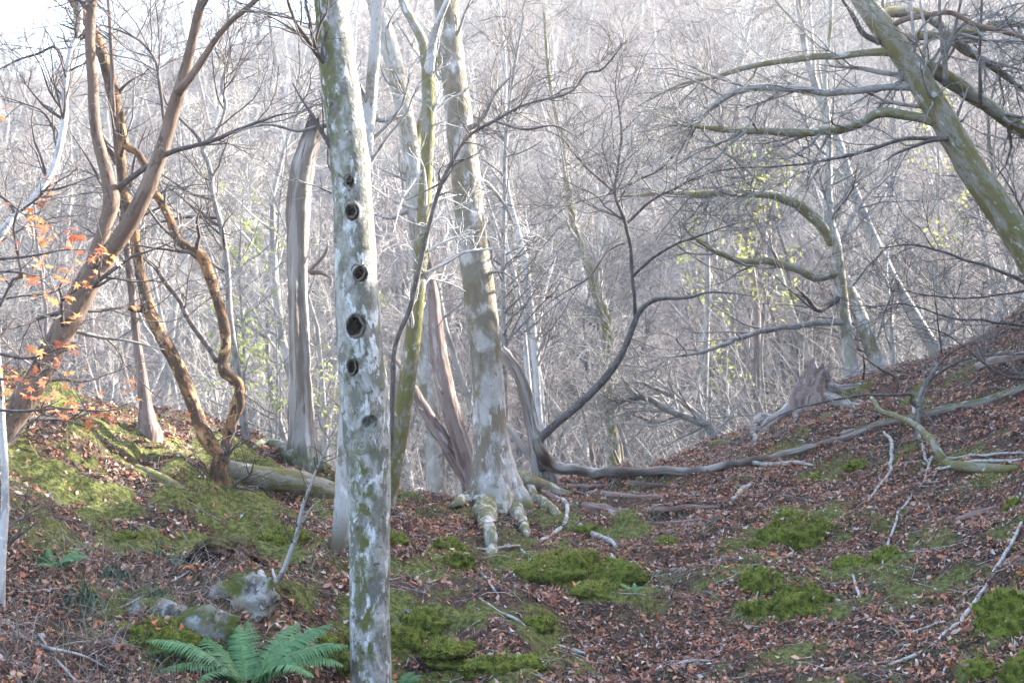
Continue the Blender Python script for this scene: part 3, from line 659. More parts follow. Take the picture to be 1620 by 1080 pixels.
BR = [([(1412,82,14),(1360,86,11),(1300,90,11),(1260,95,10),(1190,105,9),(1120,125,7),(1070,138,5),(1000,175,4)], .6, M_mossy), ([(1462,142,13),(1420,138,12),(1360,143,11),(1300,147,11),(1240,140,11),(1175,144,11),(1140,160,10),(1110,185,8),(1085,220,6),(1065,260,4)], .5, M_grey),
      ([(1500,198,18),(1455,188,16),(1410,178,17),(1385,182,15),(1350,200,14),(1275,210,13),(1185,206,12),(1120,203,9),(1060,199,7)], .4, M_mossy), ([(1392,68,10),(1365,52,9),(1351,28,8),(1335,5,6),(1318,-30,4)], -.3, M_dark),
      ([(1448,125,9),(1390,115,8),(1330,105,6),(1290,100,4)], .4, M_grey),
      ([(1470,108,26),(1500,125,25),(1530,146,24),(1560,165,23),(1600,195,22),(1660,240,20),(1760,330,14)], .5, M_mossy), ([(1440,100,9),(1445,60,6),(1438,0,5),(1420,-70,3)], -.3, M_pale), ([(1462,102,7),(1464,60,6),(1455,0,5),(1450,-80,3)], -.4, M_pale),
      ([(1496,128,9),(1495,98,8),(1490,55,7),(1488,0,6),(1500,-90,3)], -.3, M_grey), ([(1495,105,7),(1500,75,7),(1510,40,6),(1520,0,5),(1530,-70,3)], -.3, M_grey), ([(1553,168,7),(1550,140,6),(1548,90,5),(1553,20,5),(1560,-60,3)], -.4, M_dark),
      ([(1396,50,10),(1430,32,9),(1455,26,9),(1500,20,8),(1545,40,8),(1600,55,9),(1680,80,6)], -.5, M_maple), ([(1400,60,14),(1450,58,14),(1510,50,14),(1545,50,13),(1590,35,12),(1660,60,9)], .7, M_mossy), ([(1388,25,18),(1440,18,17),(1480,35,16),(1515,70,16),(1570,105,15),(1640,160,13)], 1.2, M_mossy),
      ([(1515,215,8),(1470,225,6),(1420,240,5),(1390,260,3)], -.5, M_dark), ([(1512,222,7),(1470,218,6),(1420,222,6),(1330,250,5),(1240,262,4),(1130,270,3)], -.6, M_dark)]
for i, (L, dy, m) in enumerate(BR):
    tO.limb(PX(L, YO - .02, YO + dy), m, S=14, step=.03, amp=.09, ns=10, seed=70 + i, wig=.01,
        attrs=moss_attr(side=(0, 0), amt=0, base=.35) if m == M_mossy else None)
tO.crown(M_grey, 51, TW(150, 700, 2000, (.4, 1.1), (.2, .6), (.1, .3), .0018, .5, -.02))

# ------------------------------------------------------------------ gnarled stump-tree with long curved bough at the saddle
gP = G(860, 764); YP = gP[1] + .05
t = Tree('gnarled_bough_tree', 'gnarled grey half-dead tree with one long dark bough sweeping upward', 'tree', gP)
p, r = PX([(862,766,46),(856,740,34),(850,705,27),(842,672,24),(835,640,22),(828,612,20),(818,588,18),(804,566,16),(792,552,14)], YP)
t.limb(rooted(p, r), M_dead, 'trunk', False, S=32, step=.018, amp=.08, seed=91, flutes=.12, attrs=lambda V, N: {'moss': np.zeros(len(V)), 'hole': np.zeros(len(V))})
for L in ([(857,745,20),(852,700,14),(856,690,13),(870,678,13),(890,662,13),(920,636,13),(945,612,12),(962,592,12),(978,570,11),(990,545,10),(1000,520,10),(1012,494,8),(1030,478,7),(1052,472,6),(1090,470,5),(1130,462,4),(1200,470,3)],
          [(1006,505,7),(1003,470,6),(1000,430,6),(997,390,6),(991,360,6),(983,335,6),(973,305,5),(978,265,5),(984,215,4),(980,170,3),(974,130,3),(985,60,2)],
          [(973,305,4),(950,285,4),(925,262,4),(905,240,3),(885,215,3),(850,198,2)], [(1000,440,5),(1030,410,5),(1062,390,4),(1090,378,4),(1130,365,3),(1170,352,2)], [(990,355,5),(1010,335,5),(1030,318,4),(1070,298,4),(1120,275,3),(1190,262,2)],
          [(980,300,3),(1010,285,3),(1040,270,3),(1065,245,3),(1090,200,3),(1110,182,2)], [(975,260,3),(955,250,3),(935,238,2),(900,235,2)], [(996,380,3),(960,400,3),(930,440,3),(880,470,2),(845,500,2)],
          [(973,306,3),(930,315,3),(890,325,3),(850,330,2)]):
    t.limb(PX(L, YP - .05, YP - rng.uniform(.1, 1.0)), grow_=L[0][2] < 10, mat=M_maple2 if L[0][2] > 6 else M_dark, S=14, step=.03, amp=.06, seed=int(L[1][0] + L[1][1]) % 97, wig=.008)
t.limb(PX([(866,750,24),(835,715,14),(815,690,10),(800,670,6)], YP + .05, YP + .3), M_dead, 'branch_stub', S=14, step=.025, amp=.1, seed=95, grow_=False, attrs=lambda V, N: {'moss': np.zeros(len(V)), 'hole': np.zeros(len(V))})
t.crown(M_maple2, 52, TW(90, 420, 1200, (.4, 1.1), (.2, .5), (.1, .3), .0017, .4, .05))

# leaning brown dead stems between slim mossy tree and beech
for lab, L in (('brown dead stem rising from behind the beech foot, taller of two', [(748,770,26),(738,730,30),(722,680,30),(708,630,28),(697,580,27),(690,530,25),(686,480,20),(680,430,14),(676,400,8)]),
               ('brown dead stem leaning low below a taller dead stem', [(742,768,20),(722,730,21),(698,690,20),(676,655,18),(660,625,15),(648,600,9),(620,560,7)])):
    b = G(L[0][0], L[0][1] + 8); t = Tree('leaning_dead_stem', lab, 'dead tree', b)
    p, r = PX(L, b[1] + .15, b[1] + .5); t.limb(rooted(p, r), M_deadbrown, 'trunk', S=24, step=.03, amp=.08, seed=len(L), flutes=.15)
    t.crown(M_twC, 53 + len(L), [(14, 4, dict(L=(.2, .5), K=6, rtip=.002, rmax=.008)), (30, 3, dict(L=(.1, .3), K=4, rtip=.0018))])

# ------------------------------------------------------------------ trees just beyond the saddle
def simple_tree(name, label, stems, Y, mat, crown_mat, seed, cat='tree', tw=(40, 160, 420), rt=.0026, extra=(), group=None, at_=None):
    x, y = at(stems[0][0][0], stems[0][0][1], Y)[:2]
    t = Tree(name, label, cat, (x, y, h1(x, y)), group)
    for i, L in enumerate(stems):
        p, r = PX(L, Y, Y + (.3 * i))
        z = h1(p[0][0], p[0][1])
        if p[0][2] > z - .2:                                     # carry the foot down to the ground beyond the crest
            p = np.vstack([[p[0][0] - (p[1][0] - p[0][0]) * .2, p[0][1], z - .3], p]); r = np.concatenate([r[:1] * 1.15, r])
        t.limb((p, r), mat, 'trunk' if i == 0 else 'stem', S=18, step=.06, amp=.06, seed=seed + i, attrs=at_)
    for i, (L, dy, m) in enumerate(extra):
        t.limb(PX(L, Y, Y + dy), m, S=12, step=.05, amp=.08, seed=seed + 20 + i, wig=.015, attrs=at_)
    t.crown(crown_mat, seed, TW(*tw, (.6, 1.5), (.3, .8), (.15, .4), rt, .3))
    return t
z1 = lambda V, N: {'moss': np.full(len(V), .35)}
zb_ = lambda V, N: {'moss': np.full(len(V), .25), 'brown': np.full(len(V), .3)}
simple_tree('pale_multi_stem_tree', 'cluster of thin whitish stems rising behind the gnarled grey tree', [
    [(858,720,9),(852,640,10),(846,560,12),(838,480,12),(830,410,12),(818,360,9),(805,310,8),(795,230,6),(800,120,5),(790,0,3)],
    [(850,720,7),(838,620,8),(828,520,8),(815,440,7),(800,380,6),(790,300,4)], [(862,720,8),(856,620,9),(850,550,7),(860,470,5),(880,400,4)]], 16.2, M_pale, M_twA, 101, tw=(40, 170, 480))
simple_tree('mottled_tree', 'mottled lichen-grey tree behind the beech with crooked upper trunk', [
    [(690,760,30),(680,650,29),(672,540,29),(664,420,28),(658,330,28),(652,250,28),(640,180,29),(626,110,28),(608,50,30),(592,0,26),(570,-120,20),(560,-320,12)]], 17.5, M_beech, M_twA, 105, at_=zb_, tw=(50, 200, 520),
    extra=[([(650,250,16),(670,180,14),(690,110,12),(700,30,10),(720,-100,6)], .4, M_mossy), ([(640,180,10),(600,190,8),(560,170,6),(530,150,4)], -.4, M_grey), ([(655,330,9),(620,345,8),(590,340,5)], -.4, M_grey)])
zr_ = lambda V, N: {'moss': np.full(len(V), .45), 'brown': np.full(len(V), .0)}
simple_tree('forked_hillside_tree', 'lichen-grey tree behind the leafy bank with a mossy arching limb', [
    [(1352,620,26),(1345,570,23),(1335,500,21),(1328,440,20),(1322,390,19),(1312,350,18),(1310,290,13),(1312,220,10),(1305,130,8),(1315,20,6),(1310,-120,5)],
    [(1412,620,28),(1392,580,27),(1372,530,25),(1352,480,22),(1335,440,18)]], 17.3, M_beech, M_twC, 110, at_=zr_, tw=(70, 300, 800),
    extra=[([(1318,385,18),(1295,352,17),(1268,328,16),(1240,315,15),(1200,306,13),(1150,306,13),(1090,308,12),(1040,306,9),(975,312,6)], -.6, M_mossy), ([(1332,430,12),(1295,440,13),(1255,425,13),(1215,413,13),(1175,413,11),(1145,402,9),(1110,385,6),(1080,358,4)], -.8, M_mossy),
           ([(1330,470,10),(1295,490,9),(1275,470,8),(1258,455,6)], -.7, M_dark), ([(1338,510,10),(1290,512,9),(1230,520,8),(1180,530,8),(1130,552,7),(1080,562,6),(1040,566,4)], -1.0, M_grey), ([(1325,400,8),(1350,340,8),(1390,290,6),(1430,240,4)], .5, M_grey)])
simple_tree('arching_shrub', 'low bare shrub arching over the dip beyond the path', [
    [(1130,690,12),(1105,668,12),(1075,655,12),(1050,645,11),(1025,630,9),(990,632,7),(960,650,5)], [(1125,690,10),(1085,640,9),(1050,620,8),(1010,605,6),(975,608,4)], [(1128,688,9),(1080,660,7),(1040,668,6),(990,650,4)]], 16.6, M_grey, M_twA, 120, cat='shrub', tw=(40, 160, 400))
simple_tree('thin_white_sapling', 'thin white leafless sapling standing behind the stump', [[(1411,620,9),(1411,560,8),(1409,510,8),(1405,470,7),(1402,420,5),(1410,360,3)]], 17.8, M_pale, M_twA, 123, cat='sapling', tw=(16, 50, 120))
simple_tree('tall_grey_sapling', 'tall grey sapling with yellow-mossy lower trunk beyond the dip', [[(975,740,18),(965,650,17),(962,560,17),(960,510,17),(945,470,14),(930,420,13),(912,370,12),(900,310,10),(890,230,8),(870,130,6),(860,10,4)]], 18.5, M_mossy, M_twA, 125, at_=z1, tw=(50, 220, 600))
simple_tree('blue_grey_sapling', 'smooth bluish grey sapling rising through the bough of the gnarled tree', [[(800,700,8),(798,560,8),(796,420,8),(798,330,7),(800,230,6),(812,120,5),(830,20,3)]], 15.5, M_grey, M_twC, 128, cat='sapling', tw=(40, 140, 300))

# ------------------------------------------------------------------ broken stump on the leafy bank
gT = G(1292, 632)
t = Tree('rotten_stump', 'splintered grey stump with dark hollow and spreading roots on the leafy bank', 'stump', gT)
p, r = PX([(1290,636,78),(1291,622,66),(1294,608,54),(1296,594,46),(1300,580,42)], gT[1])
def jag(V, N, C):
    S = V.shape[1]; a = np.arange(S) * 2 * math.pi / S; j = vnoise(np.stack([np.cos(a) * 3, np.sin(a) * 3], 1), 9)
    V[-3:, :, 2] += np.array([.3, .7, 1.])[:, None] * (j * .16)[None]; V[-1] = V[-1] * .55 + C[-1] * .45; V[-1, :, 2] -= .12; return V
t.limb(rooted(p, r), M_deadbrown, 'trunk', False, S=56, step=.025, amp=.06, seed=131, flutes=.5, post=jag, attrs=lambda V, N: {'moss': np.zeros(len(V)), 'hole': .8 * sstep(-.1, .4, vnoise(V * np.array([9, 9, 2.0]), 3))})
for i, L in enumerate(([(1275,625,34),(1258,645,26),(1238,660,20),(1218,672,16),(1200,685,10)], [(1300,628,30),(1325,640,20),(1348,645,12),(1362,640,6)], [(1268,640,22),(1262,655,14),(1258,668,7)], [(1226,662,16),(1205,665,14),(1192,678,11),(1195,700,7)], [(1310,615,20),(1335,618,14),(1360,610,7)])):
    pp = np.array([G(a, b) + np.array([0, 0, w / 2 / F * 15 * .5]) for a, b, w in L]); pp[0] = at(L[0][0], L[0][1], gT[1] - .1)
    t.limb((pp, np.array([w / 2 / F * 15 for _, _, w in L])), M_dead, 'root', False, S=14, step=.03, amp=.14, ns=10, seed=140 + i, wig=.015, attrs=lambda V, N: {'moss': np.zeros(len(V)), 'hole': np.zeros(len(V))})
t.limb(PX([(1288,592,14),(1285,578,11),(1287,565,6)], gT[1]), M_deadbrown, 'splinter', False, S=8, step=.02, amp=.2, seed=150)

# ------------------------------------------------------------------ logs, fallen boughs, sticks
def lying(name, label, cat, L, mat, seed, lift=.3, S=14, amp=.08, wig=.006, group=None, air=None, **k):
    pp, rr_ = [], []
    for j, q in enumerate(L):
        g = G(q[0], q[1] + (air[j] if air else 0)); r = q[2] / 2 / F * g[1]
        if air and air[j]: g = at(q[0], q[1], g[1])
        pp.append(g + np.array([0, 0, r * lift])); rr_.append(r)
    pp = np.array(pp); org = pp[0].copy()
    me, cr = limb_mesh(pp, np.array(rr_), S=S, step=.02, amp=amp, ns=12, seed=seed, wig=wig, org=org, **k)
    o = thing(name, label, cat, org, group); link('wood', me, mat, o)
    return o, cr, org
mz = lambda V, N: {'moss': sstep(.0, .7, N[:, 2]) * 1.0, 'hole': np.zeros(len(V))}
lying('mossy_log', 'thick mossy fallen log lying between the twisted orange tree and holed tree', 'log', [(356,757,34),(390,766,37),(430,773,38),(470,780,40),(510,790,38),(545,800,34)], M_mossy, 160, lift=.75, S=32, attrs=moss_attr(side=(0, 0), amt=.9, base=.1))
lying('half_buried_log', 'low moss-covered log sunk into the mossy knoll', 'log', [(215,744,16),(240,756,20),(265,768,20),(292,780,14)], M_mossy, 161, S=20, attrs=moss_attr(base=1.))
lying('long_fallen_trunk', 'long weathered fallen trunk lying across the saddle and up the leafy bank', 'log', [(848,694,15),(856,718,18),(870,736,20),(895,744,18),(925,748,17),(965,749,15),(1010,749,14),(1060,750,14),(1110,747,14),(1160,738,12),(1215,727,13),(1270,716,13),(1320,700,10),(1370,684,8)], M_dead, 162, lift=.25, S=20, amp=.14, wig=.02, air=[76, 52, 32, 24, 16, 10, 4, 0, 0, 0, 0, 0, 0, 0], attrs=lambda V, N: {'moss': np.zeros(len(V)), 'hole': .75 * sstep(-.3, .4, vnoise(V * 6., 3))})
lying('upper_fallen_trunk', 'split grey trunk lying along the upper part of the leafy bank, pointing at the stump', 'log', [(1330,690,9),(1400,672,12),(1450,662,14),(1500,650,16),(1550,640,15),(1600,622,13),(1680,600,10)], M_dead, 163, S=20, attrs=mz)
lying('dark_fallen_log', 'dark rotting log near the crest of the leafy bank', 'log', [(1545,585,14),(1575,576,18),(1600,570,16),(1640,560,14)], M_deadbrown, 164, S=16)
lying('lower_dark_log', 'short dark mossy log half buried in leaves on the leafy bank', 'log', [(1512,826,10),(1545,815,13),(1575,806,10)], M_deadbrown, 165, S=14)
lying('crooked_mossy_bough', 'crooked green-mossed bough lying on the leafy bank', 'fallen branch', [(1376,628,6),(1392,652,8),(1410,660,9),(1440,672,10),(1457,685,11),(1475,703,12),(1488,725,13),(1500,740,14),(1530,747,17),(1560,751,18),(1590,750,14),(1612,744,8)], M_mossy, 166, lift=1.0, air=[20, 26, 36, 40, 40, 34, 16, 0, 0, 0, 0, 0], attrs=moss_attr(base=.8))
ST = [([(880,790,6),(896,800,7),(897,822,7),(885,842,7),(858,858,6),(815,868,5),(770,872,4),(735,868,3)], 'pale bent stick curving around the roots of the beech'),
 ([(1618,830,5),(1600,865,6),(1575,905,6),(1555,940,6),(1530,975,7),(1490,1010,6),(1450,1035,6),(1400,1056,5),(1365,1070,4)], 'long thin grey stick curving down the leafy bank beside a large moss mound'),
 ([(1440,560,0),(1478,640,7),(1470,620,6),(1480,590,4)], None), ([(1445,645,6),(1455,690,5),(1462,720,5),(1470,735,3)], 'short bleached twig draped over the crooked mossy bough'),
 ([(1398,685,4),(1411,705,6),(1411,730,6),(1405,755,5),(1390,775,4),(1372,795,3)], 'bleached hooked twig on the leafy bank above the moss cushions'),
 ([(1476,725,4),(1462,760,4),(1440,790,4),(1420,820,4),(1405,860,4),(1395,900,3)], 'tangled pale twig trailing down the leafy bank'),
 ([(755,945,3),(785,968,4),(815,985,5),(840,1000,4),(870,1018,6),(900,1030,7),(925,1035,4)], 'pale stick slanting across the leafy slope between holed tree and path'),
 ([(735,880,3),(760,908,4),(775,925,4),(790,945,3)], 'thin broken stick pointing down the slope below the beech roots'),
 ([(845,910,5),(838,890,5),(825,872,4)], 'pale short stick leaning by the big moss bank'), ([(968,880,6),(976,894,7),(982,902,6)], 'stubby white stick at the edge of the path'),
 ([(915,835,8),(935,850,8),(960,858,9),(975,868,6)], 'bleached broken branch beside the path'), ([(185,965,4),(225,950,4),(270,925,4),(300,905,2)], 'thin stick leaning on the lichened rock'),
 ([(0,980,7),(40,1015,8),(80,1035,7),(130,1045,5),(165,1060,3)], 'grey fallen branch curving over the dry ferny bank'), ([(60,1010,4),(90,1045,5),(120,1080,4)], 'thin grey twig crossing below a grey fallen branch'),
 ([(150,1020,4),(180,1015,5),(210,1050,5)], 'bent twig lying on orange leaves at the ferny bank'), ([(1175,730,6),(1215,738,8),(1260,735,7),(1285,740,4)], 'mossy grey stick just below the long fallen trunk'),
 ([(1160,795,6),(1172,780,8),(1185,770,6)], 'short pale stick end on the path edge'), ([(1430,735,3),(1490,728,4),(1560,722,4),(1620,720,3)], 'long bleached twig lying straight on the leafy bank'), ([(1480,745,4),(1540,735,5),(1620,728,4)], 'pale forked branch beside the crooked mossy bough'),
 ([(1040,1075,3),(1080,1050,4),(1130,1045,3)], 'thin twig lying on the path leaves'), ([(1185,895,3),(1200,925,3),(1195,950,2)], 'fine twig among the lower moss cushions'), ([(1350,915,4),(1358,938,5),(1362,950,4)], 'small white forked twig on dead leaves above the round moss cushion'),
 ([(1520,960,4),(1480,990,4),(1440,1005,3)], 'faint grey twig lying beside the long thin stick'), ([(530,745,4),(500,720,3),(470,700,3)], 'pale stick lying behind the mossy log')]
i = 0
for L, lab in ST:
    if not lab: continue
    lying('fallen_stick', lab, 'stick', L, M_stick, 180 + i, lift=1.2, S=8, amp=.1, wig=.012); i += 1

# bare twiggy boughs hanging over the leafy bank
gq = G(1455, 690)
t = Tree('twisted_bare_shrub', 'dark twisted leafless shrub spreading over the leafy bank', 'shrub', gq)
yq = gq[1]
p, r = PX([(1453,690,10),(1452,660,9),(1454,632,8),(1462,612,7),(1475,590,6),(1485,575,4)], yq)
t.limb(rooted(p, r, .1), M_grey, 'trunk', S=12, step=.02, amp=.08, seed=201)
for L in ([(1452,645,6),(1441,635,6),(1443,625,5),(1420,624,5),(1390,624,4),(1360,626,4),(1300,636,3),(1240,655,3),(1180,690,2)], [(1418,624,4),(1417,598,4),(1395,585,4),(1370,568,3),(1340,545,2)], [(1366,600,5),(1367,580,4),(1365,560,3)],
          [(1470,600,4),(1500,580,4),(1540,565,4),(1600,560,3),(1660,555,2)], [(1484,578,3),(1500,560,3),(1530,545,2),(1560,530,2)], [(1454,650,4),(1470,660,4),(1480,690,4),(1478,720,3)], [(1490,560,3),(1485,520,3),(1480,480,2),(1475,420,2)],
          [(1350,470,0),(1300,505,0)]):
    if L[0][2] == 0: continue
    t.limb(PX(L, yq, yq - rng.uniform(.1, .6)), M_dark, S=8, step=.02, amp=.08, seed=int(L[1][0]) % 90, wig=.008)
t.crown(M_grey, 203, TW(44, 170, 420, (.3, .8), (.15, .5), (.08, .25), .0014, .4, .02))
gq = G(1700, 640); yq = gq[1]
t = Tree('overhanging_bare_bough', 'fine dark leafless bough reaching in over the leafy bank crest', 'shrub', gq)
p, r = PX([(1700,650,14),(1710,560,12),(1690,480,9),(1620,447,6),(1570,425,5),(1530,412,5),(1480,395,4),(1440,388,3),(1390,392,2)], yq, yq + .4)
t.limb(rooted(p, r, .1), M_dark, 'trunk', S=10, step=.03, amp=.06, seed=205, wig=.008)
for L in ([(1710,560,8),(1640,520,5),(1570,510,4),(1500,500,3),(1420,480,3),(1345,495,2)], [(1690,490,6),(1640,380,5),(1600,300,4),(1560,240,3)], [(1705,600,7),(1640,600,5),(1580,590,4),(1500,530,3),(1440,510,2)], [(1640,455,4),(1560,470,3),(1480,468,3),(1400,455,2)]):
    t.limb(PX(L, yq, yq - rng.uniform(-.3, .6)), M_dark, S=8, step=.03, amp=.06, seed=int(L[1][0]) % 80, wig=.01)
t.crown(M_maple2, 206, TW(46, 190, 480, (.4, 1.0), (.2, .6), (.1, .3), .0014, .4, .02))

# ------------------------------------------------------------------ moss cushions, rocks
def blob(w, d, h, seed, n=22, m=44, amp=.18, fr=3.0, sub=.35):
    a = np.arange(m) * 2 * math.pi / m; t_ = np.linspace(0, 1, n) * math.pi * (.5 + sub * .5)
    V = np.stack([np.outer(np.sin(t_), np.cos(a)) , np.outer(np.sin(t_), np.sin(a)), np.outer(np.cos(t_), np.ones(m))], -1).reshape(-1, 3)
    k = 1 + amp * fbm(V * fr + seed, 4, seed); V = V * k[:, None] * np.array([w, d, h])
    idx = np.arange(n * m).reshape(n, m); n2 = np.roll(idx, -1, 1)
    Q = np.stack([idx[:-1], idx[1:], n2[1:], n2[:-1]], -1).reshape(-1, 4)
    return V, Q
def blades(P, N, ln, wd, col, r):
    n = len(P); d = nrm(N + r.normal(size=(n, 3)) * .55); s = nrm(np.cross(d, r.normal(size=(n, 3))))
    l = (ln * r.uniform(.5, 1.3, n))[:, None]; b = P - d * l * .25
    V = np.stack([b - s * wd, b + s * wd, P + d * l], 1).reshape(-1, 3)
    return V, np.arange(3 * n).reshape(n, 3), np.repeat(col, 3, 0)
def mosscol(n, r, dark=0.):
    a = r.uniform(0, 1, n)[:, None]; b = r.uniform(.65, 1.25, n)[:, None]
    return ((np.array([.13, .15, .032]) * (1 - a) + np.array([.40, .40, .10]) * a) * b * (1 - dark)).astype(np.float32)
def moss_body():
    m, nt, b = new_mat('moss_cushion'); b.inputs['Roughness'].default_value = 1.0; b.inputs['Specular IOR Level'].default_value = 0.05
    c = mixc(nt, rmp(nt, nz(nt, 30, 5), .4, .6), (0.06, 0.075, 0.014), (0.17, 0.19, 0.035)); nt.links.new(c, b.inputs['Base Color'])
    bump(nt, b, nz(nt, 90, 5), 1.0, .02); return m
M_mbody = moss_body()
CUSH = []
for i, (a, b, w, h, lab) in enumerate(MM):
    g = G(a, b + h * .55); s = g[1] / F; r = np.random.default_rng(300 + i)
    V, Q = blob(w * s, w * s * .85, h * s * 1.1, 7 + i, 24, 46, amp=.30, fr=2.6); V = V * (1 + .05 * fbm(V / .03, 2, i))[:, None]; an = np.arctan2(V[:, 1], V[:, 0]); V[:, :2] *= (1.02 + .32 * fbm(np.stack([np.cos(an) * 1.7, np.sin(an) * 1.7], 1) + i * 3.3, 3, i))[:, None]
    CUSH.append((g[0], g[1] + w * s * .4, w * s, w * s * .85, h * s * 1.1))
    o = thing('moss_cushion', lab, 'moss', g - np.array([0, -w * s * .4, .0])); me = mesh_np('cushion', V, [Q]); link('cushion', me, M_mbody, o)
    n = int(np.clip(26000 * (w * s) * (w * s + h * s), 500, 7000)); k = r.integers(0, len(V) // 2 + len(V) // 4, n)
    nv = nrm(V / np.array([w * s, w * s * .85, h * s]) ** 2)
    P = V[k] + r.normal(size=(n, 3)) * w * s * .025
    BV, BT, BC = blades(P, nv[k], .016, .0022, mosscol(n, r), r)
    link('moss_fronds', mesh_np('fronds', BV, [BT], False, {'col': BC}), M_moss, o)['kind'] = 'stuff'

def rock(px, py, w, h, lab, seed, sub=.5, rot=0.):
    g = G(px, py + h * .5); s = g[1] / F
    V, Q = blob(w * s, w * s * .6, h * s, seed, 40, 72, .32, 2.2, sub)
    rk = np.random.default_rng(seed); U = V / np.array([w * s, w * s * .6, h * s])
    for _ in range(16):
        nn = nrm(rk.normal(size=(1, 3)))[0]; ex = np.maximum(U @ nn - rk.uniform(.55, .85), 0); U = U - ex[:, None] * nn
    V = U * np.array([w * s, w * s * .6, h * s]) * 1.15; V += (.09 * w * s * fbm(V / (w * s) * 4, 4, seed) + .03 * w * s * np.abs(fbm(V / (w * s) * 13, 3, seed + 4)))[:, None] * nrm(V)
    c, sn = math.cos(rot), math.sin(rot); V = V @ np.array([[c, 0, sn], [0, 1, 0], [-sn, 0, c]])
    o = thing('rock', lab, 'rock', g + np.array([0, w * s * .30, -.42 * h * s])); link('stone', mesh_np('rock', V, [Q]), M_rock, o)
rock(298, 980, 84, 66, 'large pale lichened rock in the bank above the fern', 401, rot=.5)
rock(378, 932, 72, 44, 'mossy grey rock ledge under the bent sapling', 402)
rock(410, 945, 16, 12, 'small white stone below the bent sapling', 403)
rock(246, 952, 56, 36, 'weathered small rock beside a sedge sprig', 404)
rock(640, 965, 24, 18, 'mossy boulder edge beside the holed tree', 405)
rock(625, 975, 14, 26, 'pale upright rock sliver against the holed tree', 406)
rock(705, 875, 20, 18, 'brown stone under a moss cap on the slope', 408)

g = at(352, 872, HOL[1] + .02); V, Q = blob(.20, .19, .075, 431, 30, 64, .5, 2.4, 1.0); V[:, 2] -= 1.6 * V[:, 0] ** 2
o = thing('earth_overhang', 'overhanging lip of dark earth and roots above a hollow in the ferny bank', 'earth bank', (g[0], g[1] + .05, g[2])); link('earth', mesh_np('earth', V, [Q], attrs={'moss': sstep(.0, .06, V[:, 2]) * .5, 'far': np.zeros(len(V))}), M_ground, o)
r = np.random.default_rng(433); n = 26; P = np.stack([r.uniform(-.16, .16, n), r.uniform(-.2, -.08, n), r.uniform(-.05, .02, n)], 1); d = np.stack([r.normal(0, .5, n), r.uniform(-.6, .1, n), r.uniform(-1, -.2, n)], 1)
PP = np.stack([P + nrm(d) * k * .035 + r.normal(0, .006, (n, 3)) for k in range(5)], 1); TV, TQ = tubes(PP, np.full((n, 5), .0016), 4); link('rootlets', mesh_np('rootlets', TV, [TQ]), M_stick, o)['kind'] = 'stuff'

# ------------------------------------------------------------------ sedge tufts, ferns
def strips(P, D, ln, wd, col, r, K=6, droop=.9):
    n = len(P); d = nrm(D); p = P.copy(); s = nrm(np.cross(d, np.array([0, 0, 1.0]) + r.normal(size=(n, 3)) * .2)); out = []
    for k in range(K):
        t_ = k / (K - 1); w = (wd * (1 - t_ ** 2) + .0004); out += [p - s * w, p + s * w]
        d = nrm(d + np.array([0, 0, -droop / (K - 1)])); p = p + d * (ln / (K - 1))[:, None]
    V = np.stack(out, 1); m = 2 * K; b = (np.arange(n) * m)[:, None]
    Q = np.concatenate([np.stack([b[:, 0] + 2 * k, b[:, 0] + 2 * k + 1, b[:, 0] + 2 * k + 3, b[:, 0] + 2 * k + 2], -1) for k in range(K - 1)])
    return V.reshape(-1, 3), Q, np.repeat(col, m, 0)
for i, (a, b, w, n, lab) in enumerate([(288,900,44,170,'dark green drooping sedge tuft beside the dark hollow'), (192,912,28,110,'small dark sedge tuft farther from the hollow'), (135,945,14,50,'tiny dark sedge sprig on the dry ferny bank'), (245,940,12,46,'sedge sprig under the larger tuft'), (470,905,10,30,'thin sedge sprig beside the bent sapling')]):
    g = G(a, b); r = np.random.default_rng(420 + i); s = g[1] / F
    P = np.stack([r.uniform(-w, w, n) * s, r.uniform(-.05, .05, n), np.zeros(n)], 1); P[:, 2] = H(P[:, 0] + g[0], P[:, 1] + g[1]) - g[2]
    D = np.stack([r.normal(0, .5, n), r.uniform(-1.1, -.1, n), r.uniform(.5, 1.1, n)], 1)
    col = np.array([.03, .075, .045]) * r.uniform(.6, 1.8, n)[:, None]
    V, Q, C = strips(P, D, r.uniform(.12, .24, n), .0034, col, r, droop=2.2)
    o = thing('sedge_tuft', lab, 'grass', g); link('leaf_blades', mesh_np('sedge', V, [Q], True, {'col': C}), M_live, o)

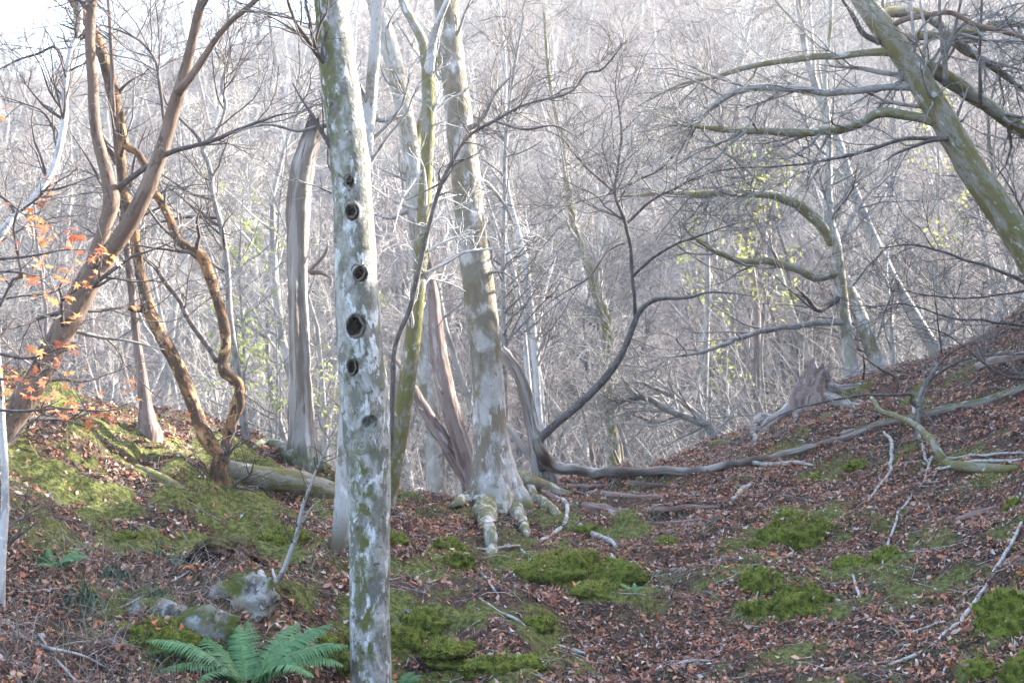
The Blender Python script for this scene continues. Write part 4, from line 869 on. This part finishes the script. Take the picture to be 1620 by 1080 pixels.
def frond_mesh(L, seed, droop):
    r = np.random.default_rng(seed); K = 40; s = np.linspace(0, 1, K)
    ang = np.radians(52) - np.radians(droop) * s ** 1.2
    xs = np.concatenate([[0], np.cumsum(np.cos(ang[:-1]))]) * L / K; zs = np.concatenate([[0], np.cumsum(np.sin(ang[:-1]))]) * L / K
    C = np.stack([xs, r.normal(0, .002, K).cumsum(), zs], 1); T = nrm(np.gradient(C, axis=0))
    Sd = np.array([0, 1.0, 0]); Nn = np.cross(T, Sd); Vs, Ts, Cs, o = [], [], [], 0
    base = np.array([.11, .235, .095]) * r.uniform(.8, 1.15)
    for k in range(6, K):
        q = (k - 5) / (K - 5); ln = L * .30 * (math.sin(min(q * 1.5 + .35, math.pi * .5)) * (1 - q) ** .75 * 1.15 + .02)
        for sd in (-1, 1):
            dr = nrm((Sd * sd * .93 + T[k] * .36 - Nn[k] * (.12 + r.normal(0, .08)))[None])[0]; M = 9
            wv = np.cross(dr, Nn[k]); wv /= np.linalg.norm(wv)
            ww = L / K * .62; vs = []
            for j in range(M):
                t_ = j / (M - 1); pt = C[k] + dr * ln * t_ - np.array([0, 0, 1]) * ln * .25 * t_ * t_
                w_ = ww * (1 - t_ ** 1.6) * (1.0 if j % 2 == 0 else .58) + .0006
                vs += [pt - wv * w_, pt + wv * w_]
            Vs.append(np.array(vs)); b = o + np.arange(M - 1) * 2
            Ts.append(np.stack([b, b + 1, b + 3, b + 2], -1)); o += 2 * M
            Cs.append(np.tile(base * r.uniform(.8, 1.25), (2 * M, 1)))
    st, sq = tubes(C[None], np.linspace(.004, .001, K)[None] * (L / .45), 5)
    return mesh_np('frond', np.concatenate(Vs), [np.concatenate(Ts)], True, {'col': np.concatenate(Cs)}), mesh_np('rachis', st, [sq])
M_rachis = bark('fern_stalk', (0.16, 0.22, 0.08), [((0.10, 0.10, 0.04), 30, .5, .6, I1)], bmp=(60, .2, I1))
def fern(px, py, specs, lab, Ls, seed):
    g = G(px, py); o = thing('fern', lab, 'fern', g); r = np.random.default_rng(seed)
    for i, (az, L, dr) in enumerate(specs):
        fm, rm = frond_mesh(L * Ls, seed + i, dr); f = link('frond', fm, M_live, o); f.rotation_euler = (r.normal(0, .2), r.normal(-.08, .06), math.radians(az + r.normal(0, 7))); link('stalk', rm, M_rachis, f)
fern(390, 1095, [(180,.50,62),(165,.46,55),(195,.48,75),(150,.44,50),(122,.38,38),(100,.36,30),(80,.40,34),(55,.42,42),(30,.48,55),(12,.50,62),(-8,.48,78),(215,.46,85),(-30,.40,90),(240,.40,95),(68,.44,30),(138,.44,60)], 'lush green fern spreading its fronds below the lichened rock', 1.12, 440)
fern(88, 905, [(180,.2,70),(150,.2,60),(110,.2,50),(60,.22,50),(20,.22,60),(-20,.2,80),(230,.18,90)], 'pale small fern on the dry ferny bank', .9, 470)
fern(628, 1092, [(170,.2,70),(120,.22,60),(60,.22,60),(15,.2,60),(-20,.2,80)], 'small fern at the foot of the holed tree', .8, 480)
fern(1000, 938, [(180,.12,60),(120,.14,50),(60,.14,50),(10,.12,60)], 'tiny pale fern at the edge of the path', .8, 490)

# ------------------------------------------------------------------ maple sapling with orange leaves
def maple_leaf():
    a, rr_ = [], []
    for tip, ln in ((90, 1.0), (38, .92), (142, .92), (-12, .68), (192, .68)): pass
    tips = [(-40, .45), (-10, .72), (12, .34), (40, .95), (63, .40), (90, 1.05), (117, .40), (140, .95), (168, .34), (190, .72), (220, .45), (270, .12)]
    V = np.array([[0, 0, 0]] + [[l * math.cos(math.radians(t_)), l * math.sin(math.radians(t_)), -.14 * l * l] for t_, l in tips])
    n = len(tips); T = np.array([[0, 1 + i_, 1 + (i_ + 1) % n] for i_ in range(n)])
    return V, T
mlV, mlT = maple_leaf()
maple_meshes = []
for i, c in enumerate([(.64, .21, .085), (.70, .28, .10), (.58, .16, .08), (.72, .38, .14), (.62, .23, .12)]):
    V = mlV.copy(); V[:, 2] += .12 * vnoise(V * 2 + i, i) * np.linalg.norm(V, axis=1)
    maple_meshes.append(mesh_np('maple_leaf', V, [mlT], True, {'col': np.tile(np.array(c), (len(V), 1))})); maple_meshes[-1].materials.append(M_live)
gY = G(-70, 850)
t = Tree('orange_maple_sapling', 'young maple with sprays of orange autumn leaves over the mossy knoll', 'sapling', gY)
yy = 6.6; p, r = PX([(-75,900,16),(-72,760,15),(-66,620,14),(-60,480,12),(-50,340,10),(-30,200,8),(-20,60,5),(-10,-80,3)], gY[1], yy)
t.limb(rooted(p, r), M_grey, 'trunk', S=14, step=.03, seed=501)
SP = [([(-58,470,8),(-10,490,6),(22,440,5),(36,436,5),(24,380,4),(22,350,4),(40,300,2)], 6.4), ([(-62,560,7),(0,560,5),(50,565,4),(100,552,3),(142,548,2)], 6.3), ([(-55,420,7),(0,410,5),(50,405,4),(100,395,3),(150,398,2)], 6.2),
      ([(-58,480,6),(0,475,4),(40,468,3),(80,462,3),(118,445,2)], 6.6), ([(-64,600,6),(-10,600,5),(40,598,4),(80,590,2)], 6.5), ([(-45,300,6),(0,310,5),(40,340,3),(75,330,2)], 6.9), ([(-66,640,6),(20,650,5),(90,645,4),(160,650,3),(215,642,2)], 6.6), ([(-58,440,6),(0,430,4),(60,440,3),(100,480,2)], 6.0)]
sprays = []
for i, (L, y_) in enumerate(SP):
    pr = PX(L, y_ + .1, y_); t.limb(pr, M_dark, S=8, step=.02, seed=505 + i, wig=.006); sprays.append(resamp(*pr, 14))
t.crown(M_dark, 511, [(90, 4, dict(t=(.3, 1), L=(.1, .28), K=5, rr=.5, rtip=.001, flat=.85, up=-.03, ang=(30, 60))), (170, 3, dict(L=(.05, .14), K=4, rtip=.0008, flat=.8, up=-.04))])
r = np.random.default_rng(520); TP, _ = t.last
from mathutils import Euler
tips = np.concatenate([TP[:, -1], TP[:, 2]]); n_l = 0
okx, oky = proj(tips)
for k in np.concatenate([r.permutation(len(tips)), r.permutation(len(tips))]):
    if n_l >= 260: break
    if okx[k] < -15: continue
    o = link('leaf', maple_meshes[int(r.integers(0, 5))], None, t.o, tips[k] - t.org + r.normal(size=3) * .02)
    s = r.uniform(.022, .038); o.scale = (s, s, s); o.rotation_euler = (r.normal(-.25, .45), r.normal(0, .45), r.uniform(0, 6.28)); n_l += 1
for (a, b, y_) in [(147,408,6.2),(153,430,6.2),(143,438,6.2),(175,422,6.2),(137,453,6.2),(290,627,7.6),(275,640,7.6),(300,655,7.6),(164,655,7.4),(195,665,7.4),(205,670,7.4),(216,675,7.4),(120,640,7.0),(140,648,7.0),(100,660,6.9),(80,650,6.9)]:
    p_ = at(a, b, y_); o = link('leaf', maple_meshes[int(r.integers(0, 5))], None, t.o, p_ - t.org); s = r.uniform(.02, .032); o.scale = (s, s, s)
    o.rotation_euler = (r.uniform(.3, 1.2), r.normal(0, .4), r.uniform(0, 6.28))

# ------------------------------------------------------------------ leaf litter, moss carpet, twig litter
PAL = np.array([[.20,.085,.05],[.25,.12,.075],[.14,.075,.05],[.095,.06,.045],[.30,.20,.15],[.36,.27,.22],[.05,.035,.028],[.32,.12,.045],[.22,.15,.12],[.40,.33,.29]])
PW = np.array([.20,.16,.15,.12,.07,.05,.13,.06,.05,.02])
n = 300000; x, y = scatter(n); mo = moss_at(x, y); pn = fbm(np.stack([x, y], 1) / .55, 3, 77)
keep = rng.uniform(0, 1, n) < np.clip(.88 - .66 * mo + .55 * pn, .14, 1); x, y = x[keep], y[keep]; n = len(x)
N = gnormal(x, y); z = H(x, y)
for cx, cy, cw, cdp, ch in CUSH:                         # some leaves have dropped onto the cushions
    q = ((x - cx) / cw) ** 2 + ((y - cy) / cdp) ** 2; ins = q < .8
    z = np.where(ins & (rng.uniform(0, 1, n) < .35), np.maximum(z, h1(cx, cy - cdp * .5) + ch * np.sqrt(np.maximum(1 - q, 0)) * 1.08), z)
ta = nrm(np.cross(N, rng.normal(size=(n, 3)))); N2 = nrm(N + rng.normal(size=(n, 3)) * .62); ta = nrm(ta - (ta * N2).sum(1, keepdims=True) * N2); tb = np.cross(N2, ta)
ln = rng.uniform(.009, .023, n) * np.where(rng.uniform(0, 1, n) < .12, 1.35, 1); wd = ln * rng.uniform(.20, .55, n); cu = rng.normal(.3, .95, n) * ln; fo = rng.uniform(-.3, 1.1, n) * wd
P0 = np.stack([x, y, z + rng.uniform(.001, .022, n)], 1)
ci = rng.choice(len(PAL), n, p=PW / PW.sum()); col = np.clip(PAL[ci] * np.exp(rng.normal(.05, .55, n))[:, None], 0, .36); col = col * np.array([1.36, 1.17, 1.13])
O6 = np.array([(-1, .1, 1, 0), (-.45, -.8, .25, 1), (.2, -1, 0, 1), (1, -.15, 1, 0), (.35, .7, .2, .8), (-.25, 1, .1, 1.2)])
O4 = np.array([(-1, 0, .8, 0), (-.1, -1, 0, 1), (1, 0, .8, 0), (-.1, 1, 0, 1)])
def leafset(k, O):
    return np.stack([P0[k] + ta[k] * (ln[k] * a)[:, None] + tb[k] * (wd[k] * b)[:, None] + N2[k] * (cu[k] * c * .6 + fo[k] * d)[:, None] for a, b, c, d in O], 1).reshape(-1, 3)
k6 = np.nonzero(y < 9.6)[0]; k4 = np.nonzero(y >= 9.6)[0]
b6 = np.arange(len(k6)) * 6; b4 = np.arange(len(k4)) * 4 + 6 * len(k6)
LV = np.concatenate([leafset(k6, O6), leafset(k4, O4)]); CO = np.concatenate([np.repeat(col[k6], 6, 0), np.repeat(col[k4], 4, 0)])
LT = np.concatenate([np.stack([b6, b6 + 1, b6 + 5], -1), np.stack([b6 + 2, b6 + 3, b6 + 4], -1), np.stack([b4, b4 + 1, b4 + 2], -1), np.stack([b4, b4 + 2, b4 + 3], -1)]); LQ = np.stack([b6 + 1, b6 + 2, b6 + 4, b6 + 5], -1)
lit = link('leaf_litter', mesh_np('leaf_litter', LV, [LT, LQ], False, {'col': CO}), M_leaf)
tag(lit, 'brown and rust fallen leaves carpeting the path and banks', 'leaf litter', kind='stuff')

n = 230000; x, y = scatter(n); mo = moss_at(x, y); keep = rng.uniform(0, 1.0, n) < sstep(.25, .9, mo); x, y = x[keep], y[keep]; n = len(x)
if n > 110000: x, y, n = x[:110000], y[:110000], 110000
N = gnormal(x, y); P0 = np.stack([x, y, H(x, y) + .018], 1)
V, T, C = blades(P0, N, .020, .0026, mosscol(n, rng), rng)
tag(link('moss_carpet', mesh_np('moss_carpet', V, [T], False, {'col': C}), M_moss), 'patches of green moss growing over the knoll and banks', 'moss', kind='stuff')

n = 7000; x, y = scatter(n, wide=.40); N = gnormal(x, y); d = nrm(np.cross(N, rng.normal(size=(n, 3)))); K = 5; ln = rng.uniform(.08, .34, n)
p = np.stack([x, y, H(x, y) + .012], 1); Pt = [p]
for k in range(K - 1):
    d = nrm(d + rng.normal(size=(n, 3)) * .13); q = Pt[-1] + d * (ln / (K - 1))[:, None]; q[:, 2] = np.maximum(q[:, 2] * .35 + .65 * (H(q[:, 0], q[:, 1]) + .014), H(q[:, 0], q[:, 1]) + .006); Pt.append(q)
V, Q = tubes(np.stack(Pt, 1), (.0010 + .0030 * rng.uniform(0, 1, n) ** 2.5)[:, None] * np.linspace(1, .5, K)[None], 3)
tag(link('twig_litter', mesh_np('twig_litter', V, [Q]), M_stick), 'fine bleached twigs littering the forest floor', 'twigs', kind='stuff')
# dry grass and stems on the ferny bank
n = 4200; a_ = rng.uniform(-30, 340, n); b_ = rng.uniform(840, 1090, n); gg = np.array([at(a, b, 6.9) for a, b in zip(a_, b_)])
x = gg[:, 0] * rng.uniform(.93, 1.1, n); y = rng.uniform(5.9, 8.0, n); P0 = np.stack([x, y, H(x, y) - .01], 1)
D = np.stack([rng.normal(0, .6, n), rng.normal(-.2, .5, n), rng.uniform(.4, 1.2, n)], 1)
V, Q, C = strips(P0, D, rng.uniform(.06, .24, n), .0012, np.array([.26, .21, .175]) * rng.uniform(.35, 1.4, n)[:, None], rng, droop=1.3)
tag(link('dry_grass', mesh_np('dry_grass', V, [Q], True, {'col': C}), M_leaf), 'thin dry grass and stems on the ferny bank', 'grass', kind='stuff')

# ------------------------------------------------------------------ bare wood on the far hillside
def variant(seed, Ht, r0, lean, stems, n, rt):
    r = np.random.default_rng(seed); K = 14; Ps, Rs = [], []
    for s_ in range(stems):
        d = nrm(np.array([lean + r.normal(0, .12) + (.22 * (s_ - (stems - 1) / 2)), r.normal(0, .1), 1.0])); p = np.array([r.normal(0, .08) * (stems > 1), r.normal(0, .08) * (stems > 1), -.6]); L = [p]
        hh = Ht * (1 if s_ == 0 else r.uniform(.6, .95))
        for k in range(K - 1):
            d = nrm(d + r.normal(0, .085, 3) + np.array([-lean * .06, 0, .03])); p = p + d * (hh + .6) / (K - 1); L.append(p)
        Ps.append(np.array(L)); Rs.append(r0 * (1 if s_ == 0 else .75) * (1 - np.linspace(0, 1, K)) ** .8 + rt * 1.5)
    P, R = np.stack(Ps), np.stack(Rs)
    P1, R1 = grow(r, P, R, n[0], t=(.22, .97), L=(.22 * Ht, .42 * Ht), ang=(30, 70), K=9, rr=.5, rtip=rt * 1.6, wander=.13, up=.10)
    P2, R2 = grow(r, P1, R1, n[1], t=(.15, 1), L=(.3, .6), rel=True, ang=(25, 65), K=6, rr=.55, rtip=rt * 1.2, wander=.16, up=.06)
    P3, R3 = grow(r, P2, R2, n[2], t=(.1, 1), L=(.3, .7), rel=True, ang=(25, 65), K=5, rr=.6, rtip=rt, wander=.18, up=.05)
    P4, R4 = grow(r, P3, R3, n[3], t=(.1, 1), L=(.35, .8), rel=True, ang=(25, 65), K=4, rr=.7, rtip=rt * .8, wander=.2, up=.05)
    tv = merge([tubes(P, R, 8), tubes(P1, R1, 5)]); cv = merge([tubes(P2, R2, 4), tubes(P3, R3, 3), tubes(P4, R4, 3)])
    return mesh_np('trunk', tv[0], [tv[1]]), mesh_np('crown', cv[0], [cv[1]])
NB = (13, 75, 420, 1350)
VAR = []
for i in range(10):
    far_ = i >= 5
    hgt = [7.5, 9, 6.5, 8.5, 5.5, 9, 10.5, 8, 9.5, 7][i]
    VAR.append((variant(600 + i, hgt, .075 + .005 * i if not far_ else .10 + .008 * (i - 5), [-.05, -.35, .1, -.55, 0, .05, -.15, 0, -.3, .1][i], [1, 1, 2, 1, 3, 1, 1, 2, 1, 3][i], NB, .0045 if not far_ else .0075), far_))
TWM = [M_twA, M_twB, M_twC]; TRM = [M_twA, M_twB, M_twC]
VD = ['upright', 'leaning', 'twin-stemmed', 'steeply leaning', 'three-stemmed', 'tall upright', 'tall tilted', 'tall twin-stemmed', 'tall leaning', 'bushy three-stemmed']
CD = ['pale', 'pinkish-grey', 'dark grey']; PD = ['in the dip behind the saddle', 'on the hazy far hillside']
cache = {}
def bg_mesh(v, c):
    if (v, c) not in cache:
        (tm, cm), _ = VAR[v]; cache[(v, c)] = (tm, cm)
        for m_ in (tm, cm):
            if not len(m_.materials): m_.materials.append(None)
    return cache[(v, c)]
def skin(o, m_):
    o.material_slots[0].link = 'OBJECT'; o.material_slots[0].material = m_
r = np.random.default_rng(640); spots = []; tries = 0
while len(spots) < 290 and tries < 60000:
    tries += 1; nearb = len(spots) < 70
    y = r.uniform(18.5, 31) if nearb else 29 + 78 * r.uniform(0, 1) ** 1.25
    x = r.uniform(-.44, .44) * y
    dmin = 1.3 if nearb else 1.6 + y * .012
    if any((x - a) ** 2 + (y - b) ** 2 < dmin ** 2 for a, b, _ in spots): continue
    spots.append((x, y, nearb))
for x, y, nearb in spots:
    c = int(r.choice(3, p=[.5, .28, .22])); f = 0 if nearb else 1
    v = int(r.integers(0, 5)) if f == 0 else int(r.integers(5, 10))
    if f == 0 and x > 2.5 and r.uniform() < .6: v = int(r.choice([1, 3]))
    z = h1(x, y) - .05; sc_ = r.uniform(.75, 1.2) * (1 if f else .85)
    o = thing('bare_tree', '%s %s bare tree %s' % (VD[v], CD[c], PD[f]), 'tree', (x, y, z), 'bare trees beyond the saddle' if f == 0 else 'bare trees on the far hillside')
    o.rotation_euler = (0, 0, r.normal(0, .5) if v in (1, 3, 8) else r.uniform(0, 6.28)); o.scale = (sc_,) * 3
    a, b = bg_mesh(v, c); skin(link('trunk', a, None, o), TRM[c]); skin(link('crown', b, None, o), TWM[c])

# undergrowth: bare brushwood, one tangled mass
def brush(n, y0, y1, L, rt, seed, K=6, up=.25):
    r = np.random.default_rng(seed); y = np.sqrt(r.uniform(y0 ** 2, y1 ** 2, n)); x = r.uniform(-.44, .44, n) * y
    cl = fbm(np.stack([x, y], 1) / 2.5, 2, seed); k = cl > -.35; x, y = x[k], y[k]; n = len(x)
    p = np.stack([x, y, H(x, y, False) - .05], 1); d = nrm(np.stack([r.normal(-.1, .65, n), r.normal(0, .5, n), r.uniform(.35, 1.2, n)], 1)); ln = r.uniform(L[0], L[1], n); out = [p]
    for q in range(K - 1):
        d = nrm(d + r.normal(size=(n, 3)) * .16 + np.array([-.03, 0, -.10])); p = p + d * (ln / (K - 1))[:, None]; out.append(p)
    P = np.stack(out, 1); R = (r.uniform(1, 2.6, n) * rt)[:, None] * np.linspace(1, .3, K)[None]
    P2, R2 = grow(r, P, R, n * 3, t=(.2, 1), L=(.25, .5), rel=True, K=4, rr=.6, rtip=rt * .5, wander=.2, up=.0)
    return merge([tubes(P, R, 4), tubes(P2, R2, 3)])
V, Q = brush(5200, 16.8, 34, (.9, 3.4), .0048, 650)
tag(link('brushwood', mesh_np('brushwood', V, [Q]), M_twA), 'tangle of pale bare brushwood filling the dip behind the saddle', 'brushwood', kind='stuff')
V, Q = brush(2900, 30, 108, (1.6, 4.5), .013, 655)
tag(link('hillside_scrub', mesh_np('hillside_scrub', V, [Q]), M_twB), 'bare scrub covering the far hillside', 'scrub', kind='stuff')

# leafy saplings with yellow-green leaves
for i, (px, py, Y, ht, n, lab) in enumerate([(1205, 330, 19.5, 3.2, 520, 'yellow-green leafy sapling under the arching mossy limbs'), (1120, 420, 20.5, 2.6, 300, 'smaller yellow-green sapling beyond the dip'), (385, 380, 16.5, 2.6, 300, 'yellow-leaved sapling behind the snag'), (440, 520, 17, 2.0, 200, 'thin yellow-leaved bush beside the snag'), (1480, 190, 21, 3.4, 220, 'leafy sapling behind the leaning mossy tree'), (560, 560, 17.5, 2.2, 180, 'sparse yellow-leaved bush behind the holed tree')]):
    q = at(px, py, Y); r = np.random.default_rng(670 + i); base = np.array([q[0], q[1], h1(q[0], q[1])]); top = q + np.array([0, 0, .7])
    t = Tree('leafy_sapling', lab, 'sapling', base)
    s = np.linspace(0, 1, 6)[:, None]; P = base - [0, 0, .2] + (top - base + [0, 0, .2]) * s + r.normal(0, .05, (6, 3)) * s
    t.limb((P, np.linspace(.03, .006, 6)), M_grey, 'trunk', S=8, step=.1, seed=i); t.paths[-1] = (t.paths[-1][0], t.paths[-1][1])
    t.crown(M_twC, 680 + i, [(14, 4, dict(t=(.45, 1), L=(.5, 1.1), K=6, rtip=.003, flat=.5)), (50, 3, dict(L=(.25, .6), K=5, rtip=.002, flat=.5))])
    TP, _ = t.last; tip = TP[:, 1:].reshape(-1, 3); n = int(n * 1.2); k = r.integers(0, len(tip), n); c = tip[k] + r.normal(size=(n, 3)) * .07
    u = nrm(r.normal(size=(n, 3))); w = nrm(np.cross(u, r.normal(size=(n, 3)) + [0, 0, 2])); l = r.uniform(.028, .055, n)[:, None]
    V = np.stack([c - u * l, c + w * l * .45, c + u * l, c - w * l * .45], 1).reshape(-1, 3) - t.org
    col = np.array([.36, .38, .13]) * r.uniform(.6, 1.3, n)[:, None]
    link('foliage', mesh_np('foliage', V, [np.arange(4 * n).reshape(n, 4)], False, {'col': np.repeat(col, 4, 0)}), M_live, t.o)['kind'] = 'stuff'

# ------------------------------------------------------------------ damp hazy air in the valley
hm = bpy.data.materials.new('haze_air'); hm.use_nodes = True; nt = hm.node_tree; nt.nodes.remove(nt.nodes['Principled BSDF'])
pv = nt.nodes.new('ShaderNodeVolumePrincipled'); pv.inputs['Color'].default_value = (.93, .94, 0.98, 1); pv.inputs['Density'].default_value = 0.0011; pv.inputs['Anisotropy'].default_value = 0.2
nt.links.new(pv.outputs[0], nt.nodes['Material Output'].inputs['Volume'])
x0, x1, y0, y1, z0, z1_ = -140, 140, -50, 180, -14, 70
V = [(a, b, c) for a in (x0, x1) for b in (y0, y1) for c in (z0, z1_)]
hz = link('haze', mesh_np('haze', V, [np.array([(0, 1, 3, 2), (4, 6, 7, 5), (0, 4, 5, 1), (2, 3, 7, 6), (0, 2, 6, 4), (1, 5, 7, 3)])], False), hm)
tag(hz, 'thin pale haze hanging in the valley air', kind='stuff')
